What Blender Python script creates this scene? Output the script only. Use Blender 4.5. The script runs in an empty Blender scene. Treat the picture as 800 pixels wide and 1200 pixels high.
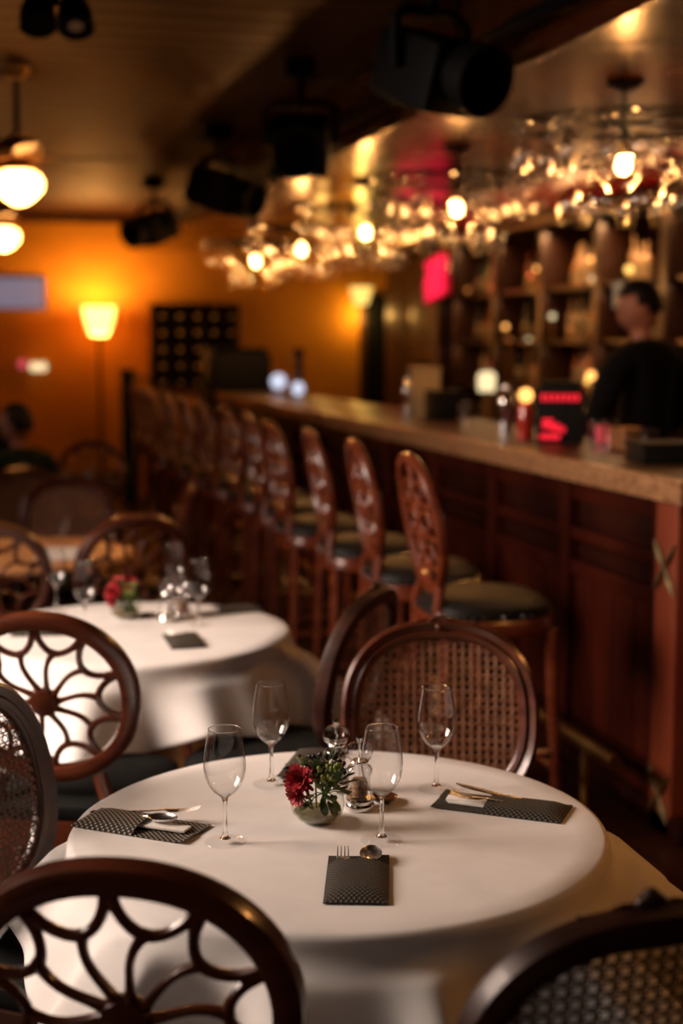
import bpy, bmesh, math, random
from mathutils import Vector, Matrix, noise
random.seed(7)
PI = math.pi
R = math.radians
sc = bpy.context.scene

# ------------------------------------------------------------------ camera
CZ, FP, TILT, YAW = 1.62, 1667.0, R(6.84), R(15.2)
cam_d = bpy.data.cameras.new('camera')
cam = bpy.data.objects.new('camera', cam_d)
sc.collection.objects.link(cam)
sc.camera = cam
cam.location = (0, 0, CZ)
cam.rotation_euler = (PI/2 - TILT, 0, -YAW)
cam_d.sensor_fit = 'VERTICAL'
cam_d.sensor_height = 36.0
cam_d.lens = FP / 1200.0 * 36.0
cam_d.dof.use_dof = True
cam_d.dof.focus_distance = 2.48
cam_d.dof.aperture_fstop = 1.9
cam_d.clip_start = 0.05

_f = Vector((math.sin(YAW)*math.cos(TILT), math.cos(YAW)*math.cos(TILT), -math.sin(TILT)))
_r = Vector((math.cos(YAW), -math.sin(YAW), 0))
_u = _r.cross(_f)
def at(x, y, z=None, X=None, Y=None):
    """world point seen at photo pixel x,y that lies at height z (or on plane X / Y)"""
    d = _f*FP + _r*(x-400) - _u*(y-600)
    t = (z-CZ)/d.z if z is not None else (X/d.x if X is not None else Y/d.y)
    return Vector((0, 0, CZ)) + d*t

# ------------------------------------------------------------------ colour management and world
sc.view_settings.view_transform = 'Standard'
sc.view_settings.look = 'None'
sc.view_settings.gamma = 1.0
sc.view_settings.exposure = 0.0
sc.view_settings.use_curve_mapping = False
w = bpy.data.worlds.new('world'); sc.world = w; w.use_nodes = True
w.node_tree.nodes['Background'].inputs[0].default_value = (0.5, 0.32, 0.2, 1)
w.node_tree.nodes['Background'].inputs[1].default_value = 0.02

def lamp(name, kind, loc, power, col, radius=0.05, rot=None, size=None, size_y=None, spread=None):
    l = bpy.data.lights.new(name, kind)
    l.energy = power; l.color = col
    if kind == 'AREA':
        l.shape = 'RECTANGLE'; l.size = size; l.size_y = size_y or size
        if spread: l.spread = spread
    else:
        l.shadow_soft_size = radius
    o = bpy.data.objects.new(name, l); sc.collection.objects.link(o)
    o.location = loc
    if rot: o.rotation_euler = rot
    return o
DAY = (1.0, 0.76, 0.61)
WARM = (1.0, 0.43, 0.12)
# daylight entering the windows of the left wall (light stands just outside each opening)
WINX = -2.4
WIN = [(2.85, 4.65, 1.55, 2.85, 128), (-0.6, 1.2, 1.55, 2.85, 10), (6.2, 7.8, 1.55, 2.85, 10)]
for i, (y0, y1, z0, z1, pw) in enumerate(WIN):
    lamp('window_daylight', 'AREA', (WINX-0.22, (y0+y1)/2, (z0+z1)/2+0.1), pw, DAY, rot=(0, R(-90+34), 0),
         size=z1-z0, size_y=y1-y0, spread=R(95))
# rotation: local -Z must look along +X

# ------------------------------------------------------------------ materials
def newmat(name):
    m = bpy.data.materials.new(name); m.use_nodes = True
    nt = m.node_tree
    return m, nt, nt.nodes['Principled BSDF']
def plain(name, col, rough=0.5, metal=0.0, coat=0.0, emit=None, es=0.0, spec=0.5):
    m, nt, b = newmat(name)
    b.inputs['Base Color'].default_value = (*col, 1)
    b.inputs['Roughness'].default_value = rough
    b.inputs['Metallic'].default_value = metal
    b.inputs['Coat Weight'].default_value = coat
    b.inputs['Coat Roughness'].default_value = 0.12
    b.inputs['Specular IOR Level'].default_value = spec
    if emit:
        b.inputs['Emission Color'].default_value = (*emit, 1)
        b.inputs['Emission Strength'].default_value = es
    return m
def mottled(name, c1, c2, scale=(6, 6, 6), rough=(0.3, 0.5), coat=0.0, metal=0.0, bump=0.1, detail=4, wave=False):
    m, nt, b = newmat(name)
    tc = nt.nodes.new('ShaderNodeTexCoord'); mp = nt.nodes.new('ShaderNodeMapping')
    mp.inputs['Scale'].default_value = scale
    n = nt.nodes.new('ShaderNodeTexNoise'); n.inputs['Scale'].default_value = 1.0
    n.inputs['Detail'].default_value = detail; n.inputs['Distortion'].default_value = 0.6
    nt.links.new(tc.outputs['Object'], mp.inputs[0]); nt.links.new(mp.outputs[0], n.inputs['Vector'])
    cr = nt.nodes.new('ShaderNodeValToRGB')
    cr.color_ramp.elements[0].position = 0.3; cr.color_ramp.elements[1].position = 0.7
    cr.color_ramp.elements[0].color = (*c1, 1); cr.color_ramp.elements[1].color = (*c2, 1)
    nt.links.new(n.outputs['Fac'], cr.inputs[0]); nt.links.new(cr.outputs[0], b.inputs['Base Color'])
    mr = nt.nodes.new('ShaderNodeMapRange')
    mr.inputs['To Min'].default_value = rough[0]; mr.inputs['To Max'].default_value = rough[1]
    nt.links.new(n.outputs['Fac'], mr.inputs['Value']); nt.links.new(mr.outputs[0], b.inputs['Roughness'])
    b.inputs['Metallic'].default_value = metal
    b.inputs['Coat Weight'].default_value = coat; b.inputs['Coat Roughness'].default_value = 0.15; b.inputs['Specular IOR Level'].default_value = 0.5 if rough[0] < 0.6 else 0.15
    if bump:
        bp = nt.nodes.new('ShaderNodeBump'); bp.inputs['Strength'].default_value = bump; bp.inputs['Distance'].default_value = 0.003
        nt.links.new(n.outputs['Fac'], bp.inputs['Height']); nt.links.new(bp.outputs[0], b.inputs['Normal'])
    return m
def woven(name, c1, c2, sx, sy, dots=0.5, rough=0.75, bump=0.6):
    """small woven pattern: product of two sine waves in object space"""
    m, nt, b = newmat(name)
    tc = nt.nodes.new('ShaderNodeTexCoord'); sp = nt.nodes.new('ShaderNodeSeparateXYZ')
    nt.links.new(tc.outputs['Object'], sp.inputs[0])
    def sw(out, s):
        a = nt.nodes.new('ShaderNodeMath'); a.operation = 'MULTIPLY'; a.inputs[1].default_value = s
        c = nt.nodes.new('ShaderNodeMath'); c.operation = 'SINE'
        nt.links.new(out, a.inputs[0]); nt.links.new(a.outputs[0], c.inputs[0]); return c.outputs[0]
    p = nt.nodes.new('ShaderNodeMath'); p.operation = 'MULTIPLY'
    nt.links.new(sw(sp.outputs[0], sx), p.inputs[0]); nt.links.new(sw(sp.outputs[1], sy), p.inputs[1])
    cr = nt.nodes.new('ShaderNodeValToRGB')
    cr.color_ramp.elements[0].position = dots-0.1; cr.color_ramp.elements[1].position = dots+0.25
    cr.color_ramp.elements[0].color = (*c1, 1); cr.color_ramp.elements[1].color = (*c2, 1)
    nt.links.new(p.outputs[0], cr.inputs[0]); nt.links.new(cr.outputs[0], b.inputs['Base Color'])
    bp = nt.nodes.new('ShaderNodeBump'); bp.inputs['Strength'].default_value = bump; bp.inputs['Distance'].default_value = 0.0012
    nt.links.new(p.outputs[0], bp.inputs['Height']); nt.links.new(bp.outputs[0], b.inputs['Normal'])
    b.inputs['Roughness'].default_value = rough
    return m
def thin_glass(name, tint=(1, 1, 1), edge=(0.55, 0.55, 0.55), blend=0.28, rough=0.0, refl=1.0):
    """a thin wall of glass: light passes straight on, the rim darkens, and it mirrors by fresnel"""
    m = bpy.data.materials.new(name); m.use_nodes = True; nt = m.node_tree; nt.nodes.clear()
    out = nt.nodes.new('ShaderNodeOutputMaterial')
    tr = nt.nodes.new('ShaderNodeBsdfTransparent'); gl = nt.nodes.new('ShaderNodeBsdfGlossy')
    gl.inputs['Roughness'].default_value = rough
    lw = nt.nodes.new('ShaderNodeLayerWeight'); lw.inputs['Blend'].default_value = 0.22
    cr = nt.nodes.new('ShaderNodeValToRGB')
    cr.color_ramp.elements[0].position = 0.25; cr.color_ramp.elements[1].position = 1.0
    cr.color_ramp.elements[0].color = (*tint, 1); cr.color_ramp.elements[1].color = (*edge, 1)
    nt.links.new(lw.outputs['Facing'], cr.inputs[0]); nt.links.new(cr.outputs[0], tr.inputs['Color'])
    fr = nt.nodes.new('ShaderNodeFresnel'); fr.inputs['IOR'].default_value = 1.5
    geo = nt.nodes.new('ShaderNodeNewGeometry')
    # use the same reflectance from either side of the wall
    lf = nt.nodes.new('ShaderNodeLayerWeight'); lf.inputs['Blend'].default_value = blend
    ml = nt.nodes.new('ShaderNodeMath'); ml.operation = 'MULTIPLY_ADD'; ml.inputs[1].default_value = 0.9*refl; ml.inputs[2].default_value = 0.045*refl
    pw = nt.nodes.new('ShaderNodeMath'); pw.operation = 'POWER'; pw.inputs[1].default_value = 2.2
    nt.links.new(lf.outputs['Facing'], pw.inputs[0]); nt.links.new(pw.outputs[0], ml.inputs[0])
    mx = nt.nodes.new('ShaderNodeMixShader')
    nt.links.new(ml.outputs[0], mx.inputs[0]); nt.links.new(tr.outputs[0], mx.inputs[1]); nt.links.new(gl.outputs[0], mx.inputs[2])
    nt.links.new(mx.outputs[0], out.inputs['Surface'])
    return m
def solid_glass(name, col=(1, 1, 1), rough=0.0, ior=1.45):
    m, nt, b = newmat(name)
    b.inputs['Base Color'].default_value = (*col, 1); b.inputs['Roughness'].default_value = rough
    b.inputs['Transmission Weight'].default_value = 1.0; b.inputs['IOR'].default_value = ior
    return m
def emission(name, col, s):
    return plain(name, (0.02, 0.02, 0.02), 0.4, emit=col, es=s)

M = {}
M['mahogany'] = mottled('mahogany', (0.050, 0.011, 0.0045), (0.105, 0.025, 0.009), (5, 5, 22), (0.22, 0.38), coat=0.5, bump=0.05)
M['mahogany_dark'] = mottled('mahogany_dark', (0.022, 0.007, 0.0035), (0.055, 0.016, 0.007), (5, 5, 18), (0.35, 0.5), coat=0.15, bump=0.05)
M['stool_wood'] = mottled('stool_wood', (0.075, 0.012, 0.0035), (0.15, 0.030, 0.009), (6, 6, 20), (0.25, 0.4), coat=0.4, bump=0.04)
M['bar_wood_lit'] = mottled('bar_wood_lit', (0.12, 0.018, 0.005), (0.22, 0.040, 0.011), (3, 3, 1.2), (0.4, 0.6), coat=0.15, bump=0.08)  # brighter copy of the bar wood: light on the near post put into its colour
M['counter_dark'] = mottled('counter_dark', (0.018, 0.005, 0.002), (0.05, 0.016, 0.006), (8, 2, 8), (0.28, 0.42), coat=0.0, bump=0.03)
M['bar_wood'] = mottled('bar_wood', (0.021, 0.0026, 0.001), (0.050, 0.0065, 0.002), (3, 3, 1.2), (0.3, 0.5), coat=0.12, bump=0.08)
M['bar_dark'] = mottled('bar_dark', (0.010, 0.002, 0.001), (0.028, 0.005, 0.002), (3, 3, 1.2), (0.35, 0.55), coat=0.05, bump=0.08)
M['bar_top'] = mottled('bar_top', (0.13, 0.055, 0.024), (0.42, 0.22, 0.10), (60, 60, 60), (0.2, 0.4), coat=0.3, bump=0.05)
M['cane'] = mottled('cane', (0.16, 0.060, 0.026), (0.36, 0.155, 0.075), (40, 40, 40), (0.35, 0.55), bump=0.1)
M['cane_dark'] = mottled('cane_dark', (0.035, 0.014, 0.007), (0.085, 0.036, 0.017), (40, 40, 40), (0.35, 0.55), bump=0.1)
M['leather'] = mottled('leather', (0.005, 0.0045, 0.004), (0.012, 0.010, 0.008), (30, 30, 30), (0.45, 0.6), bump=0.3)
M['velvet'] = mottled('velvet', (0.003, 0.0032, 0.003), (0.008, 0.0085, 0.0075), (20, 20, 20), (0.7, 0.9), bump=0.2)
M['cloth'] = mottled('cloth', (0.72, 0.70, 0.68), (0.80, 0.78, 0.76), (9, 9, 9), (0.75, 0.9), bump=0.15)
M['napkin'] = mottled('napkin', (0.78, 0.76, 0.72), (0.86, 0.84, 0.81), (30, 30, 30), (0.8, 0.9), bump=0.2)
M['mat'] = woven('mat', (0.008, 0.0075, 0.006), (0.13, 0.105, 0.072), 760, 620, 0.35)
M['mat_light'] = woven('mat_light', (0.010, 0.009, 0.008), (0.42, 0.34, 0.25), 640, 560, 0.38)
M['steel'] = plain('steel', (0.80, 0.79, 0.77), 0.24, 1.0)
M['chrome'] = plain('chrome', (0.85, 0.84, 0.82), 0.08, 1.0)
M['brass'] = mottled('brass', (0.42, 0.22, 0.06), (0.62, 0.38, 0.12), (20, 20, 20), (0.25, 0.4), metal=1.0, bump=0.05)
M['old_brass'] = mottled('old_brass', (0.07, 0.05, 0.02), (0.20, 0.13, 0.05), (40, 40, 40), (0.5, 0.65), metal=0.6, bump=0.2)
M['black_metal'] = plain('black_metal', (0.002, 0.002, 0.0022), 0.6, spec=0.1)
M['black'] = plain('black', (0.003, 0.003, 0.003), 0.6, spec=0.2)
M['glass'] = thin_glass('glass', (0.985, 0.985, 0.985), (0.5, 0.5, 0.5), 0.34, 0.01, 1.35)
M['glass_foot'] = thin_glass('glass_foot', (1, 1, 1), (0.97, 0.97, 0.97), 0.2, 0.0, 0.55)
M['glass_stem'] = solid_glass('glass_stem')
M['hang_glass'] = thin_glass('hang_glass', (0.97, 0.95, 0.92), (0.45, 0.38, 0.30), 0.42, 0.07, 1.7)
M['vase'] = thin_glass('vase', (0.93, 0.95, 0.92), (0.5, 0.55, 0.5), 0.3)
M['acrylic'] = thin_glass('acrylic', (0.95, 0.95, 0.95), (0.45, 0.45, 0.45), 0.5, 0.03, 1.6)
M['water'] = mottled('water', (0.10, 0.09, 0.045), (0.30, 0.24, 0.14), (30, 30, 30), (0.1, 0.2), bump=0.1)
M['pane'] = thin_glass('pane', (0.97, 0.98, 1), (0.8, 0.85, 0.85), 0.2)
M['petal_red'] = mottled('petal_red', (0.20, 0.003, 0.008), (0.48, 0.012, 0.022), (60, 60, 60), (0.5, 0.7), bump=0.1)
M['petal_dark'] = mottled('petal_dark', (0.07, 0.003, 0.012), (0.18, 0.008, 0.02), (60, 60, 60), (0.5, 0.7), bump=0.1)
M['leaf'] = mottled('leaf', (0.02, 0.05, 0.014), (0.07, 0.13, 0.04), (40, 40, 40), (0.4, 0.6), bump=0.2)
M['leaf_pale'] = mottled('leaf_pale', (0.16, 0.20, 0.06), (0.30, 0.34, 0.14), (40, 40, 40), (0.4, 0.6), bump=0.2)
M['berry'] = mottled('berry', (0.09, 0.13, 0.015), (0.24, 0.26, 0.05), (60, 60, 60), (0.25, 0.4), bump=0.0)
M['berry_dark'] = plain('berry_dark', (0.015, 0.012, 0.012), 0.3)
M['stem'] = plain('stem', (0.05, 0.09, 0.025), 0.5)
M['pepper'] = mottled('pepper', (0.03, 0.012, 0.006), (0.45, 0.25, 0.15), (160, 160, 160), (0.5, 0.7), bump=0.5)
M['salt'] = mottled('salt', (0.6, 0.55, 0.5), (0.85, 0.82, 0.8), (200, 200, 200), (0.4, 0.6), bump=0.5)
M['brown_dish'] = plain('brown_dish', (0.06, 0.02, 0.008), 0.15, coat=0.6)
M['floor'] = mottled('floor', (0.022, 0.006, 0.003), (0.06, 0.015, 0.006), (12, 1.2, 8), (0.25, 0.45), coat=0.2, bump=0.08)
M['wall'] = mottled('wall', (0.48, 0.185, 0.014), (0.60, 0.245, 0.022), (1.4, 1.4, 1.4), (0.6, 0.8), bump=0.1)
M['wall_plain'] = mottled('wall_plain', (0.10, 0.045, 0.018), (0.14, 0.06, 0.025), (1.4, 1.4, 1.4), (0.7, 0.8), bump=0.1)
M['ceiling_wood'] = mottled('ceiling_wood', (0.026, 0.0055, 0.0014), (0.054, 0.013, 0.003), (1.0, 12, 5), (0.5, 0.68), coat=0.0, bump=0.05)
M['_'] = None
M['soffit'] = mottled('soffit', (0.034, 0.0070, 0.0018), (0.058, 0.013, 0.0034), (1.5, 1.5, 5), (0.2, 0.32), coat=0.5, bump=0.02)
del M['_']
for _n, _s in (('bar_wood', 0.2), ('bar_dark', 0.15), ('counter_dark', 0.25), ('leather', 0.22), ('floor', 0.3)):
    M[_n].node_tree.nodes['Principled BSDF'].inputs['Specular IOR Level'].default_value = _s
M['ceiling_wood'].node_tree.nodes['Principled BSDF'].inputs['Specular Tint'].default_value = (1.0, 0.62, 0.34, 1)
M['soffit'].node_tree.nodes['Principled BSDF'].inputs['Specular Tint'].default_value = (1.0, 0.62, 0.34, 1)
M['trim_dark'] = plain('trim_dark', (0.05, 0.018, 0.008), 0.4, coat=0.2)
M['backbar'] = mottled('backbar', (0.018, 0.005, 0.0018), (0.045, 0.012, 0.004), (4, 4, 1.2), (0.3, 0.45), coat=0.2, bump=0.05)
M['skin'] = plain('skin', (0.28, 0.11, 0.065), 0.55)
M['hair'] = plain('hair', (0.006, 0.004, 0.003), 0.6, spec=0.15)
M['shirt_black'] = plain('shirt_black', (0.003, 0.003, 0.0035), 0.9, spec=0.1)
M['jacket'] = plain('jacket', (0.008, 0.016, 0.011), 0.9, spec=0.1)
M['bulb'] = emission('bulb', (1.0, 0.46, 0.14), 40)
M['globe'] = emission('globe', (1.0, 0.62, 0.26), 0.5)
M['shade'] = emission('shade', (1.0, 0.58, 0.20), 1.6)
for _n, _c in (('shade', (0.9, 0.62, 0.3, 1)), ('globe', (0.9, 0.75, 0.55, 1))):
    _nt = M[_n].node_tree; _b = _nt.nodes['Principled BSDF']
    _tl = _nt.nodes.new('ShaderNodeBsdfTranslucent'); _tl.inputs[0].default_value = _c
    _ad = _nt.nodes.new('ShaderNodeAddShader'); _nt.links.new(_b.outputs[0], _ad.inputs[0]); _nt.links.new(_tl.outputs[0], _ad.inputs[1])
    _nt.links.new(_ad.outputs[0], _nt.nodes['Material Output'].inputs['Surface'])
M['sconce'] = emission('sconce', (1.0, 0.62, 0.14), 1.6)
M['neon'] = emission('neon', (1.0, 0.010, 0.06), 1.6)
M['red_display'] = emission('red_display', (1.0, 0.010, 0.03), 1.1)
M['led'] = emission('led', (1.0, 0.02, 0.01), 0.8)
M['screen'] = emission('screen', (0.36, 0.30, 0.42), 0.5)
M['screen_blue'] = emission('screen_blue', (0.35, 0.40, 0.32), 0.22)
M['lit_white'] = emission('lit_white', (0.75, 0.80, 1.0), 1.0)
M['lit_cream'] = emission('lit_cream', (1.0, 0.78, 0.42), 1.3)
M['lit_pink'] = emission('lit_pink', (1.0, 0.10, 0.14), 0.8)
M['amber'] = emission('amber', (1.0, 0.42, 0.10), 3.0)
M['b_clear'] = plain('b_clear', (0.55, 0.38, 0.22), 0.12, coat=0.8)
M['b_amber'] = plain('b_amber', (0.50, 0.13, 0.015), 0.12, coat=0.8)
M['b_green'] = plain('b_green', (0.01, 0.09, 0.02), 0.08, coat=0.8)
M['b_dark'] = plain('b_dark', (0.02, 0.010, 0.006), 0.08, coat=0.8)
M['b_red'] = plain('b_red', (0.45, 0.03, 0.015), 0.12, coat=0.8)
M['paper'] = plain('paper', (0.34, 0.26, 0.15), 0.6)
M['foil'] = plain('foil', (0.7, 0.45, 0.15), 0.3, 0.8)

# ------------------------------------------------------------------ mesh helpers
col = sc.collection
_mesh_cache = {}
def smooth_bm(bm, ang=40):
    for f in bm.faces: f.smooth = True
    a = R(ang)
    for e in bm.edges:
        if len(e.link_faces) == 2 and e.calc_face_angle(0) > a: e.smooth = False
def build(name, bm, mat, parent=None, smooth=True, loc=None, rot=None, recalc=True):
    if recalc: bmesh.ops.recalc_face_normals(bm, faces=bm.faces)
    if smooth: smooth_bm(bm)
    me = bpy.data.meshes.new(name); bm.to_mesh(me); bm.free()
    me.materials.append(M[mat] if isinstance(mat, str) else mat)
    return place_mesh(name, me, parent, loc, rot)
def place_mesh(name, me, parent=None, loc=None, rot=None):
    o = bpy.data.objects.new(name, me); col.objects.link(o)
    if parent: o.parent = parent
    if loc is not None: o.location = loc
    if rot is not None: o.rotation_euler = rot
    return o
def tag(o, label=None, cat=None, group=None, kind=None):
    if label: o['label'] = label
    if cat: o['category'] = cat
    if group: o['group'] = group
    if kind: o['kind'] = kind
    return o
def thing(name, label, cat, loc=(0, 0, 0), rz=0, group=None):
    o = bpy.data.objects.new(name, None); col.objects.link(o)
    o.empty_display_size = 0.05
    o.location = loc; o.rotation_euler = (0, 0, rz)
    return tag(o, label, cat, group)
_kids = {}
def copy_tree(o, parent=None):
    c = o.copy(); col.objects.link(c)
    if parent: c.parent = parent
    for ch in list(o.children): copy_tree(ch, c)
    return c
def dup(o, loc, rz=0, label=None, group=None):
    c = copy_tree(o); c.location = loc; c.rotation_euler = (0, 0, rz)
    if label: c['label'] = label
    if group: c['group'] = group
    return c
def box(bm, c, s, rz=0, bevel=0, rot=None):
    m = Matrix.Translation(Vector(c)) @ (rot.to_4x4() if rot else Matrix.Rotation(rz, 4, 'Z')) @ Matrix.Diagonal((s[0], s[1], s[2], 1))
    r = bmesh.ops.create_cube(bm, size=1.0, matrix=m)
    if bevel:
        es = list({e for v in r['verts'] for e in v.link_edges})
        bmesh.ops.bevel(bm, geom=es, offset=bevel, segments=2, profile=0.7, affect='EDGES')
def B(): return bmesh.new()
def boxb(c, s, rz=0, bevel=0, rot=None):
    bm = B(); box(bm, c, s, rz, bevel, rot); return bm
def lathe(bm, prof, n=32, center=(0, 0), sx=1, sy=1, mod=None, closed_top=True, closed_bot=True):
    rings = []
    for (r, z) in prof:
        if r < 1e-6:
            rings.append([bm.verts.new((center[0], center[1], z))]); continue
        ring = []
        for i in range(n):
            a = 2*PI*i/n
            rr = r*(mod(a, z) if mod else 1)
            ring.append(bm.verts.new((center[0]+rr*math.cos(a)*sx, center[1]+rr*math.sin(a)*sy, z)))
        rings.append(ring)
    for A, C in zip(rings, rings[1:]):
        if len(A) == 1 and len(C) == 1: continue
        for i in range(n):
            j = (i+1) % n
            if len(A) == 1: bm.faces.new((A[0], C[i], C[j]))
            elif len(C) == 1: bm.faces.new((A[i], A[j], C[0]))
            else: bm.faces.new((A[i], A[j], C[j], C[i]))
    if closed_bot and len(rings[0]) > 1: bm.faces.new(list(reversed(rings[0])))
    if closed_top and len(rings[-1]) > 1: bm.faces.new(rings[-1])
    return bm
def tube(bm, pts, rad, n=8, closed=False, up=None, flat=1.0, cap=True):
    """round tube along pts; rad a number or list; flat squashes along the second axis"""
    pts = [Vector(p) for p in pts]; N = len(pts)
    rads = rad if isinstance(rad, (list, tuple)) else [rad]*N
    rings = []; prev = None
    for i, p in enumerate(pts):
        if closed: t = pts[(i+1) % N] - pts[i-1]
        else: t = pts[min(i+1, N-1)] - pts[max(i-1, 0)]
        t.normalize()
        if up is not None: a = Vector(up).cross(t)
        elif prev is None: a = t.orthogonal()
        else: a = prev - t*prev.dot(t)
        if a.length < 1e-6: a = t.orthogonal()
        a.normalize(); prev = a; b = t.cross(a)
        rings.append([bm.verts.new(p + a*math.cos(2*PI*k/n)*rads[i] + b*math.sin(2*PI*k/n)*rads[i]*flat) for k in range(n)])
    rr = rings + ([rings[0]] if closed else [])
    for A, C in zip(rr, rr[1:]):
        for k in range(n):
            bm.faces.new((A[k], A[(k+1) % n], C[(k+1) % n], C[k]))
    if not closed and cap:
        bm.faces.new(list(reversed(rings[0]))); bm.faces.new(rings[-1])
    return bm
def sweep2d(bm, path, prof, fmap, closed=False, scale=None):
    """sweep profile [(n, w)] along planar path [(u, v)]; fmap maps (u, v, w) to a point"""
    N = len(path); rings = []
    for i, (x, y) in enumerate(path):
        if closed: a, b = path[i-1], path[(i+1) % N]
        else: a, b = path[max(i-1, 0)], path[min(i+1, N-1)]
        tx, ty = b[0]-a[0], b[1]-a[1]; L = math.hypot(tx, ty) or 1
        nx, ny = ty/L, -tx/L
        s = scale[i] if scale else 1
        rings.append([bm.verts.new(fmap(x+nx*q*s, y+ny*q*s, w_)) for q, w_ in prof])
    m = len(prof)
    rr = rings + ([rings[0]] if closed else [])
    for A, C in zip(rr, rr[1:]):
        for k in range(m):
            bm.faces.new((A[k], A[(k+1) % m], C[(k+1) % m], C[k]))
    if not closed:
        bm.faces.new(list(reversed(rings[0]))); bm.faces.new(rings[-1])
    return bm
def sphere(bm, c, r, seg=12, rot=None, s=(1, 1, 1)):
    m = Matrix.Translation(Vector(c)) @ (rot.to_4x4() if rot else Matrix.Identity(4)) @ Matrix.Diagonal((r*s[0], r*s[1], r*s[2], 1))
    bmesh.ops.create_uvsphere(bm, u_segments=seg, v_segments=max(4, seg*2//3), radius=1, matrix=m)
def oval_prof(a, b, n=10):
    return [(a*math.cos(2*PI*k/n), b*math.sin(2*PI*k/n)) for k in range(n)]

# ------------------------------------------------------------------ the room
def struct(name, bm, mat, parent=None, smooth=False):
    o = build(name, bm, mat, parent, smooth)
    if not parent: o['kind'] = 'structure'
    return o
XL, XR, YB, YF, ZC, ZS, XS = WINX, 5.3, 16.0, -2.2, 3.0, 2.62, 2.05
floor = struct('floor', boxb(((XL+XR)/2, (YB+YF)/2, -0.06), (XR-XL+0.4, YB-YF+0.4, 0.08)), 'black')
bm = boxb((0, (YB+YF)/2, -0.010), (0.136, YB-YF, 0.02), bevel=0.002)
p0 = build('floorboard', bm, 'floor', floor)
nfb = int((XR-XL)/0.14)
for i in range(nfb):
    o = p0 if i == 0 else p0.copy()
    if i: col.objects.link(o)
    o.location = (XL+0.07+0.14*i, 0, 0)
ceiling = struct('ceiling', boxb(((XL+XS)/2, (YB+YF)/2, ZC+0.06), (XS-XL+0.3, YB-YF+0.4, 0.08)), 'black')
p0 = build('ceiling_plank', boxb(((XL+XS)/2, 0, ZC+0.010), (XS-XL, 0.232, 0.02), bevel=0.004), 'ceiling_wood', ceiling)
for i in range(int((YB-YF)/0.24)+1):
    o = p0 if i == 0 else p0.copy()
    if i: col.objects.link(o)
    o.location = (0, YF+0.12+0.24*i, 0)
# bulkhead over the bar
bm = B(); box(bm, ((XS+XR)/2+0.1, (YB+YF)/2, (ZS+ZC)/2+0.06), (XR-XS+0.2, YB-YF+0.2, ZC-ZS+0.12))
soffit = struct('ceiling_bulkhead', bm, 'soffit')
bm = B()
for y in [4.2+1.72*k for k in range(7)]: box(bm, ((XS+XR)/2+0.1, y, ZS-0.012), (XR-XS-0.05, 0.06, 0.026))
struct('trim_1', boxb((XS-0.012, (YB+YF)/2, ZS+0.03), (0.03, YB-YF, 0.07), bevel=0.006), 'soffit')
# far wall, side walls
def wall(name, c, s, mat): return struct(name, boxb(c, s), mat)
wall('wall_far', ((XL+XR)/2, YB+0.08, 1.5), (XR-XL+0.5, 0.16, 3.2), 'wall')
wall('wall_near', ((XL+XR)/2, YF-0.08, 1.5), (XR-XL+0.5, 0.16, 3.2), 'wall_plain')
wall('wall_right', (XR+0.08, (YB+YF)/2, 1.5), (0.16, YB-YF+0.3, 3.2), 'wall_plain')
# left wall with window openings
bm = B(); ys = [YF]
wl = sorted(WIN)
for (y0, y1, z0, z1, pw) in wl:
    box(bm, (XL-0.08, (ys[-1]+y0)/2, 1.5), (0.16, y0-ys[-1], 3.2))
    box(bm, (XL-0.08, (y0+y1)/2, z0/2-0.05), (0.16, y1-y0, z0+0.1))
    box(bm, (XL-0.08, (y0+y1)/2, (z1+3.1)/2), (0.16, y1-y0, 3.1-z1))
    ys.append(y1)
box(bm, (XL-0.08, (ys[-1]+YB)/2, 1.5), (0.16, YB-ys[-1], 3.2))
struct('wall_left', bm, 'wall_plain')
for i, (y0, y1, z0, z1, pw) in enumerate(WIN):
    wd = struct('window_%d' % (i+1), boxb((XL-0.02, (y0+y1)/2, z0-0.02), (0.2, y1-y0+0.1, 0.04), bevel=0.005), 'trim_dark')
    bm = B()
    for yy in (y0+0.02, (y0+y1)/2, y1-0.02): box(bm, (XL-0.08, yy, (z0+z1)/2), (0.05, 0.045, z1-z0))
    for zz in (z0+0.02, z0+(z1-z0)*0.68, z1-0.02): box(bm, (XL-0.08, (y0+y1)/2, zz), (0.045, y1-y0, 0.045))
    build('window_frame', bm, 'trim_dark', wd, False)
    build('pane', boxb((XL-0.08, (y0+y1)/2, (z0+z1)/2), (0.004, y1-y0-0.02, z1-z0-0.02)), 'pane', wd, False)
struct('baseboard_far', boxb(((XL+XR)/2, YB-0.015, 0.09), (XR-XL, 0.03, 0.18), bevel=0.004), 'trim_dark')
struct('trim_2', boxb(((XL+XS)/2, YB-0.03, ZC-0.05), (XS-XL, 0.06, 0.09), bevel=0.01), 'ceiling_wood')

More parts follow.
